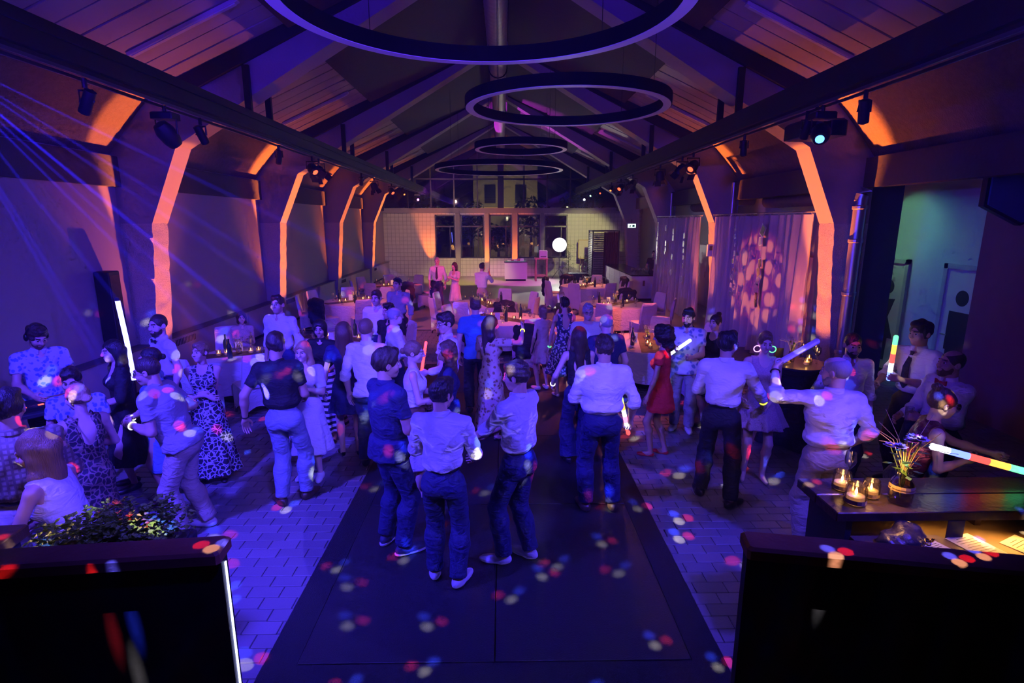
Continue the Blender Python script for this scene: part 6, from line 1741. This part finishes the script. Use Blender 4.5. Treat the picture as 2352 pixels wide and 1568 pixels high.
# planter counter behind the left parapet
pl = empty('planter', (-1.70, 2.36, 0), R(12), 'small dark planter with low leafy herbs behind left parapet', 'planter')
MB().bbox(-.28, .30, -.13, .13, 0, 1.40, .01).build('trough', M_BARSIDE, pl); MB().box(-.26, .28, -.11, .11, 1.38, 1.405).build('soil', M_BARK, pl)
rnd = random.Random(11); M_HERB = mat('herb_leaf', (.20,.30,.06), .35, var=.4, vscale=20)
for k in range(12):
    x_ = -.24+.085*(k % 6)+.03*(k//6); y_ = -.055+.11*(k//6); lf = MB(); hgt = rnd.uniform(.15,.24)
    for q in range(150):
        a = rnd.uniform(0,6.28); d = rnd.uniform(0,.11); z_ = 1.40+hgt*(1-(d/.13)**2)*rnd.uniform(.3,1)
        p_ = Vector((x_+d*math.cos(a), y_+d*math.sin(a), z_)); b = rnd.uniform(0,6.28); L = rnd.uniform(.022,.040)
        dv = Vector((math.cos(b), math.sin(b), rnd.uniform(-.5,.6))).normalized()*L; wv = Vector((-math.sin(b), math.cos(b), rnd.uniform(-.3,.3)))*L*.42; up_ = Vector((0,0,L*.15))
        lf.add([p_, p_+dv*.45+wv+up_, p_+dv, p_+dv*.45-wv+up_, p_+dv*.5-up_*.5], [(0,1,4),(1,2,4),(2,3,4),(3,0,4)])
    sh = MB().tube([(x_,y_,1.39),(x_+.01,y_,1.40+hgt*.5)], .004, 5).build('herb_stem', M_STEM, pl)
    lf.build('herb_leaves', M_HERB, sh)
lamp('candle_glow', 'POINT', (-2.15, 2.30, 1.62), 2.2, (1.0, .6, .25), size=.05)
gc = empty('glass_shelf', (-2.74, 2.42, 0), R(5), 'dark side counter with glasses at the left edge', 'counter')
MB().bbox(-.45, .36, -.25, .25, 1.28, 1.34, .006).build('top', M_BARTOP, gc); MB().box(-.43, .34, -.20, .20, 0, 1.28).build('body', M_BARSIDE, gc)
for k, (dx, dy) in enumerate(((.26,-.10),(.10,-.06),(-.08,.04),(.22,.10),(-.2,-.12))):
    o = MB().lathe([(.03,0),(.004,.008),(.004,.06),(.03,.075),(.058,.10),(.060,.14),(.057,.14),(.028,.08)], n=16).build('coupe_glass', M_GLASS, None, True, (-2.74+dx, 2.42+dy, 1.34)); tag(o, 'empty coupe glass on the dark side counter at left', 'glass', 'coupe glasses at left edge')

for k, (dx, dy) in enumerate(((.29,-.20),(-.02,-.19))):
    candle(-2.74+dx, 2.42+dy, 1.34, ('candle jar beside the planter on the dark side counter', 'candle jar at the far left of the dark side counter')[k], 'candles on dark side counter')
lamp('candle_glow', 'POINT', (-2.25, 2.22, 1.55), 3.2, (1.0, .5, .16), size=.05)
# ------------------------------------------------------------------ music table, light tube, column speaker
dj = empty('music_table', (-4.78, 5.62, 0), R(52), 'small dark table carrying the music controller', 'table')
MB().bbox(-.45, .45, -.25, .25, .96, 1.0, .008).build('top', M_BARSIDE, dj)
for sx in (-1,1):
    for sy in (-1,1): MB().box(sx*.40-.02, sx*.40+.02, sy*.20-.02, sy*.20+.02, 0, .96).build('leg', M_BLACK, dj)
mc = empty('music_controller', (-4.78, 5.62, 1.0), R(52), 'music controller with red lights in front of the headphone man', 'controller')
MB().bbox(-.34, .34, -.17, .17, 0, .05, .01).build('body', M_BLACK, mc)
for sx in (-1,1): MB().lathe([(.10,.05),(.10,.06),(.09,.066),(.01,.066)], (sx*.2,0,0), 20).build('jog_wheel', mat('jog', (.04,.04,.05), .3, metal=.5), mc)
for k in range(7): MB().box(-.21+.07*k-.022, -.21+.07*k+.022, -.145, -.115, .05, .056).build('pad', G_ORA if k % 2 else mat('pad_dim', (.1,.02,.02), .4), mc)
lt = empty('light_tube', (-4.75, 7.05, 0), 0, 'bright blue-white vertical light tube on a stand by the wall', 'light tube')
MB().lathe([(.14,0),(.14,.015),(.02,.03),(.018,.88)], n=14).build('stand', M_BLACK, lt)
tb = MB().tube([(.03,0,.88),(.01,0,1.40),(-.03,0,1.92)], .028, 12).build('tube', mat('tube_glow', (.6,.7,1), .3, emit=(.16,.17,1.0), estr=12), lt, smooth=True)
MB().tube([(-.03,0,1.92),(-.033,0,1.96)], .030, 12).build('end_cap', M_BLACK, lt)
cs = empty('column_speaker', (-6.14, 8.85, 0), 0, 'tall narrow black column loudspeaker against the left wall', 'speaker')
MB().bbox(-.12, .12, -.13, .13, .06, 2.14, .012).build('cabinet', mat('black_speaker', (.01,.01,.013), .6), cs); MB().bbox(-.14,.20,-.18,.18,0,.06,.01).build('base', M_BLACK, cs)
MB().box(.121,.126,-.11,.11,.5,2.08).build('grille', mat('speaker_grille', (.015,.015,.018), .7, bump=.6, bscale=200), cs)

# ------------------------------------------------------------------ stage end
M_WHITEBOX = mat('white_lacquer', (.70, .66, .68), .35, var=.03); M_BROWN = mat('brown_wood', (.16, .075, .045), .5, var=.3, vscale=12)
sc_ = empty('display_counter', (.75, 28.0, 0), 0, 'white box counter with green top lit pink at the stage', 'counter')
MB().bbox(-.56,.56,-.35,.35,.10,.93,.01).build('body', M_WHITEBOX, sc_); MB().box(-.50,.50,-.30,.30,0,.10).build('plinth', M_BLACK, sc_); MB().bbox(-.58,.58,-.37,.37,.93,.96,.006).build('top', M_BLACK, sc_)
MB().box(-.50,.50,-.28,.28,.96,.975).build('green_cloth', mat('green_cloth', (.05,.45,.15), .8), sc_)
for k in range(5):
    o = MB().bbox(-.09,.09,-.06,.06,0,.05+.02*k,.008).build('gift_parcel', (M_CARD, M_BROWN)[k % 2], None, loc=(.42+.16*k, 28.0+.08*(k % 2), .975)); tag(o, 'small parcel among the row on the white stage counter', 'parcel', 'parcels on stage counter')
ht = empty('high_wooden_table', (2.02, 27.9, 0), 0, 'tall square brown wooden stand beside the stage counter', 'table')
MB().bbox(-.33,.33,-.30,.30,1.08,1.14,.008).build('top', M_BROWN, ht)
for sx in (-1,1):
    for sy in (-1,1): MB().bbox(sx*.27-.04, sx*.27+.04, sy*.24-.04, sy*.24+.04, 0, 1.08, .006).build('leg', M_BROWN, ht)
for sy in (-1,1): MB().box(-.27,.27,sy*.24-.02,sy*.24+.02,.22,.30).build('rail', M_BROWN, ht)
o = empty('white_printer', (2.12, 27.9, 1.14), 0, 'white box printer standing on the tall wooden stand', 'printer'); MB().bbox(-.20,.20,-.18,.18,0,.36,.02).build('body', M_WHITEBOX, o); MB().box(-.14,.14,-.185,-.18,.05,.09).build('slot', M_ICON, o)
pls = empty('photo_lamp', (3.0, 28.6, 0), 0, 'blazing white softbox photo lamp on a tripod', 'lamp')
for k in range(3):
    a = k*2.09+.5; MB().tube([(0,0,.55),(.42*math.cos(a),.42*math.sin(a),.02)], .012, 6).build('leg', M_BLACK, pls)
MB().tube([(0,0,.25),(0,0,1.55)], .014, 8).build('pole', M_BLACK, pls)
hb = MB().lathe([(.08,.22),(.12,.20),(.37,.0),(.37,-.02)], n=24, cap1=False).build('reflector', M_BLACK, pls, True); ML = Matrix.Translation((0,0,1.75)) @ (Vector((-.15,-1,-.12)).to_track_quat('-Z','Y').to_matrix().to_4x4()); hb.matrix_local = ML
df = MB().lathe([(.36,-.01),(.34,-.03),(.2,-.06),(.01,-.075)], n=24).build('diffuser', mat('softbox_glow', (1,1,1), .5, emit=(1,.98,.95), estr=4), pls, True); df.matrix_local = ML
def pot_tree(x, y, h, r, label, seed, kind='bush'):
    rr = random.Random(seed); e = empty('potted_tree', (x, y, 0), 0, label, 'plant')
    MB().lathe([(.11,0),(.14,.24),(.15,.26),(.13,.26)], n=16).build('pot', M_WHITEBOX, e, True); MB().tube([(0,0,.2),(.02,.01,h*.5),(0,0,h*.85)], [.02,.016,.008], 6).build('trunk', M_BARK, e)
    lf = MB()
    for q in range(170):
        z_ = .38+ (h-.38)*rr.random(); a = rr.uniform(0,6.28); d = r*rr.random()**.6; p_ = Vector((d*math.cos(a), d*math.sin(a), z_)); b = rr.uniform(0,6.28); L = rr.uniform(.07,.12)
        dv = Vector((math.cos(b),math.sin(b),rr.uniform(-.6,.3))).normalized()*L; wv = Vector((-math.sin(b),math.cos(b),.2))*L*.35
        lf.add([p_,p_+dv*.5+wv,p_+dv,p_+dv*.5-wv], [(0,1,2,3)])
    tag(lf.build('foliage', mat('ficus_leaf', (.09,.20,.05), .4, var=.4, vscale=8), e), kind='stuff')
pot_tree(3.55, 29.3, 1.75, .30, 'slim potted ficus beside the softbox lamp', 1); pot_tree(4.55, 29.3, 1.35, .26, 'short potted plant before the yellow lit tiles', 2)
ea = empty('easel', (4.45, 29.9, 0), 0, 'wooden easel with pale framed board against the yellow lit tiles', 'easel')
for x0, x1 in ((-.28,-.10),(.28,.10)): MB().tube([(x0,-.2,0),(x1,.1,1.9)], .018, 6).build('leg', M_BROWN, ea)
MB().tube([(0,.35,0),(0,.1,1.8)], .018, 6).build('rear_leg', M_BROWN, ea); fr = MB().box(-.30,.30,-.04,-.01,1.0,1.95); fr.build('board', mat('pale_board', (.6,.52,.42), .7), ea)
fr2 = MB()
for a_, b_, c_, d_ in ((-.33,-.28,.97,1.98),(.28,.33,.97,1.98),(-.33,.33,.97,1.02),(-.33,.33,1.93,1.98)): fr2.box(a_, b_, -.055, -.005, c_, d_)
fr2.build('frame', M_DRYGRASS, ea)
# photo booth with slatted side and black curtain
pb = empty('photo_booth', (5.0, 27.2, 0), 0, 'black photo booth with slatted side and dark curtain at rear right', 'booth')
for xx, yy in ((-.62,-.6),(-.62,.6),(.62,-.6),(.62,.6)): MB().box(xx-.03,xx+.03,yy-.03,yy+.03,0,2.5).build('post', M_BLACK, pb)
MB().box(-.65,.65,-.63,.63,2.44,2.5).build('roof', M_BLACK, pb)
for k in range(24): MB().box(-.645,-.62,-.57,.57,.35+.085*k,.41+.085*k).build('slat', mat('booth_slat', (.06,.07,.07), .4), pb)
for k in range(24): MB().box(-.57,-.10,-.645,-.62,.35+.085*k,.41+.085*k).build('slat', MATS['booth_slat'], pb)
rows = [[(-.10+.72*k/60, -.60+.03*math.sin(k*.9)*(1+.4*t), 2.42-2.38*t) for k in range(61)] for t in (0,.5,1)]
MB().rings(rows, False, False, False).build('curtain', cl('dark_red_curtain', (.05,.012,.012)), pb, True)
for k, (x_, y_, s_) in enumerate(((3.75, 27.0, .45), (4.35, 25.6, .40))):
    o = empty('stage_step_box', (x_, y_, 0), 0, ('black step box left of the photo booth', 'black step box in front of the photo booth')[k], 'box'); MB().bbox(-.45,.45,-.3,.3,0,s_,.01).build('body', M_BLACK, o); MB().box(-.43,.43,-.28,.28,s_,s_+.012).build('top', M_BARSIDE, o)
# far white service counter
fc = empty('service_counter', (5.35, 0, 0), 0, 'long white service counter with black top at far right', 'counter')
for k in range(5):
    y0 = 20.6+1.1*k; un = MB().bbox(-.42,.42,y0+.006,y0+1.094,.08,.92,.006).build('unit', M_WHITEBOX, fc)
    for q in range(3): MB().box(-.435,-.42,y0+.03,y0+1.07,.12+.27*q,.36+.27*q).build('drawer', M_WHITEBOX, un)
MB().box(-.38,.38,20.65,26.1,0,.08).build('plinth', M_BLACK, fc); MB().bbox(-.46,.46,20.55,26.15,.92,.96,.006).build('top', mat('black_worktop', (.015,.015,.018), .15), fc)
MB().box(-.02,.06,20.58,20.604,.55,.75).build('hanging_tag', M_BROWN, fc)
for k in range(14):
    o = put('wine_glass', WG, None, (5.02+.11*(k % 5)+.02*(k//5), 20.95+.16*(k//5)+.03*(k % 2), .958)); tag(o, 'clean wine glass in the cluster on the far service counter', 'glass', 'glasses on service counter')
# exit sign on the third post
ex = empty('exit_sign', (6.02, 25.84, 2.72), 0, 'small white and green emergency exit sign by the far right post', 'sign'); MB().bbox(-.20,.20,-.03,.03,-.10,.10,.006).build('housing', M_WHITEBOX, ex)
MB().box(-.18,.18,-.034,-.03,-.085,.085).build('face', mat('exit_face', (.75,1,.85), .4, emit=(.6,1.0,.8), estr=3), ex)
sy = MB(); sy.box(.02,.13,-.037,-.034,-.05,.05)
for q in ((-.13,-.01,.01,.03),(-.09,-.05,-.03,.02),(-.12,-.06,-.06,-.03)): sy.box(q[0],q[1],-.037,-.034,q[2],q[3])
sy.build('symbol', mat('exit_green', (.02,.4,.15), .5), ex); MB().tube([(0,0,.1),(0,0,.3)], .01, 6).build('bracket', M_BLACK, ex)
tag(MB().bbox(-.11,.11,-.11,.11,0,.12,.01).build('cable_box', M_BLACK, None, loc=(4.72, 3.85, 0)), 'small black cable box on the floor behind the bar', 'box')
# black stage tower with blue edge at the right margin
tw = empty('light_stand', (5.55, 5.0, 0), R(10), 'slanting black light stand with a thin blue glowing edge, far right', 'stand')
MB().tube([(0,0,0),(.10,0,1.1),(.22,.02,2.05)], .022, 8).build('pole', M_BLACK, tw); MB().lathe([(.22,0),(.22,.02),(.03,.05)], n=16).build('base', M_BLACK, tw)
MB().tube([(-.025,-.012,.5),(.07,-.012,1.1),(.185,0,2.0)], .006, 6).build('glow_edge', glow('blue_edge', (.05,.35,1.0), 1.6), tw)
hbx = empty('flight_case', (5.35, 4.25, 0), R(8), 'dark flight case with equipment at the right margin', 'case'); MB().bbox(-.45,.45,-.35,.35,.08,1.0,.02).build('body', M_BLACK, hbx)
for sx in (-1,1): MB().box(sx*.45-.012, sx*.45+.012, -.36, -.33, .08, 1.0).build('edge_rail', M_STEEL, hbx)
for sx in (-1,1):
    for sy_ in (-1,1): MB().lathe([(.04,0),(.04,.08)], (sx*.36, sy_*.26, 0), 10).build('castor', M_BLACK, hbx)
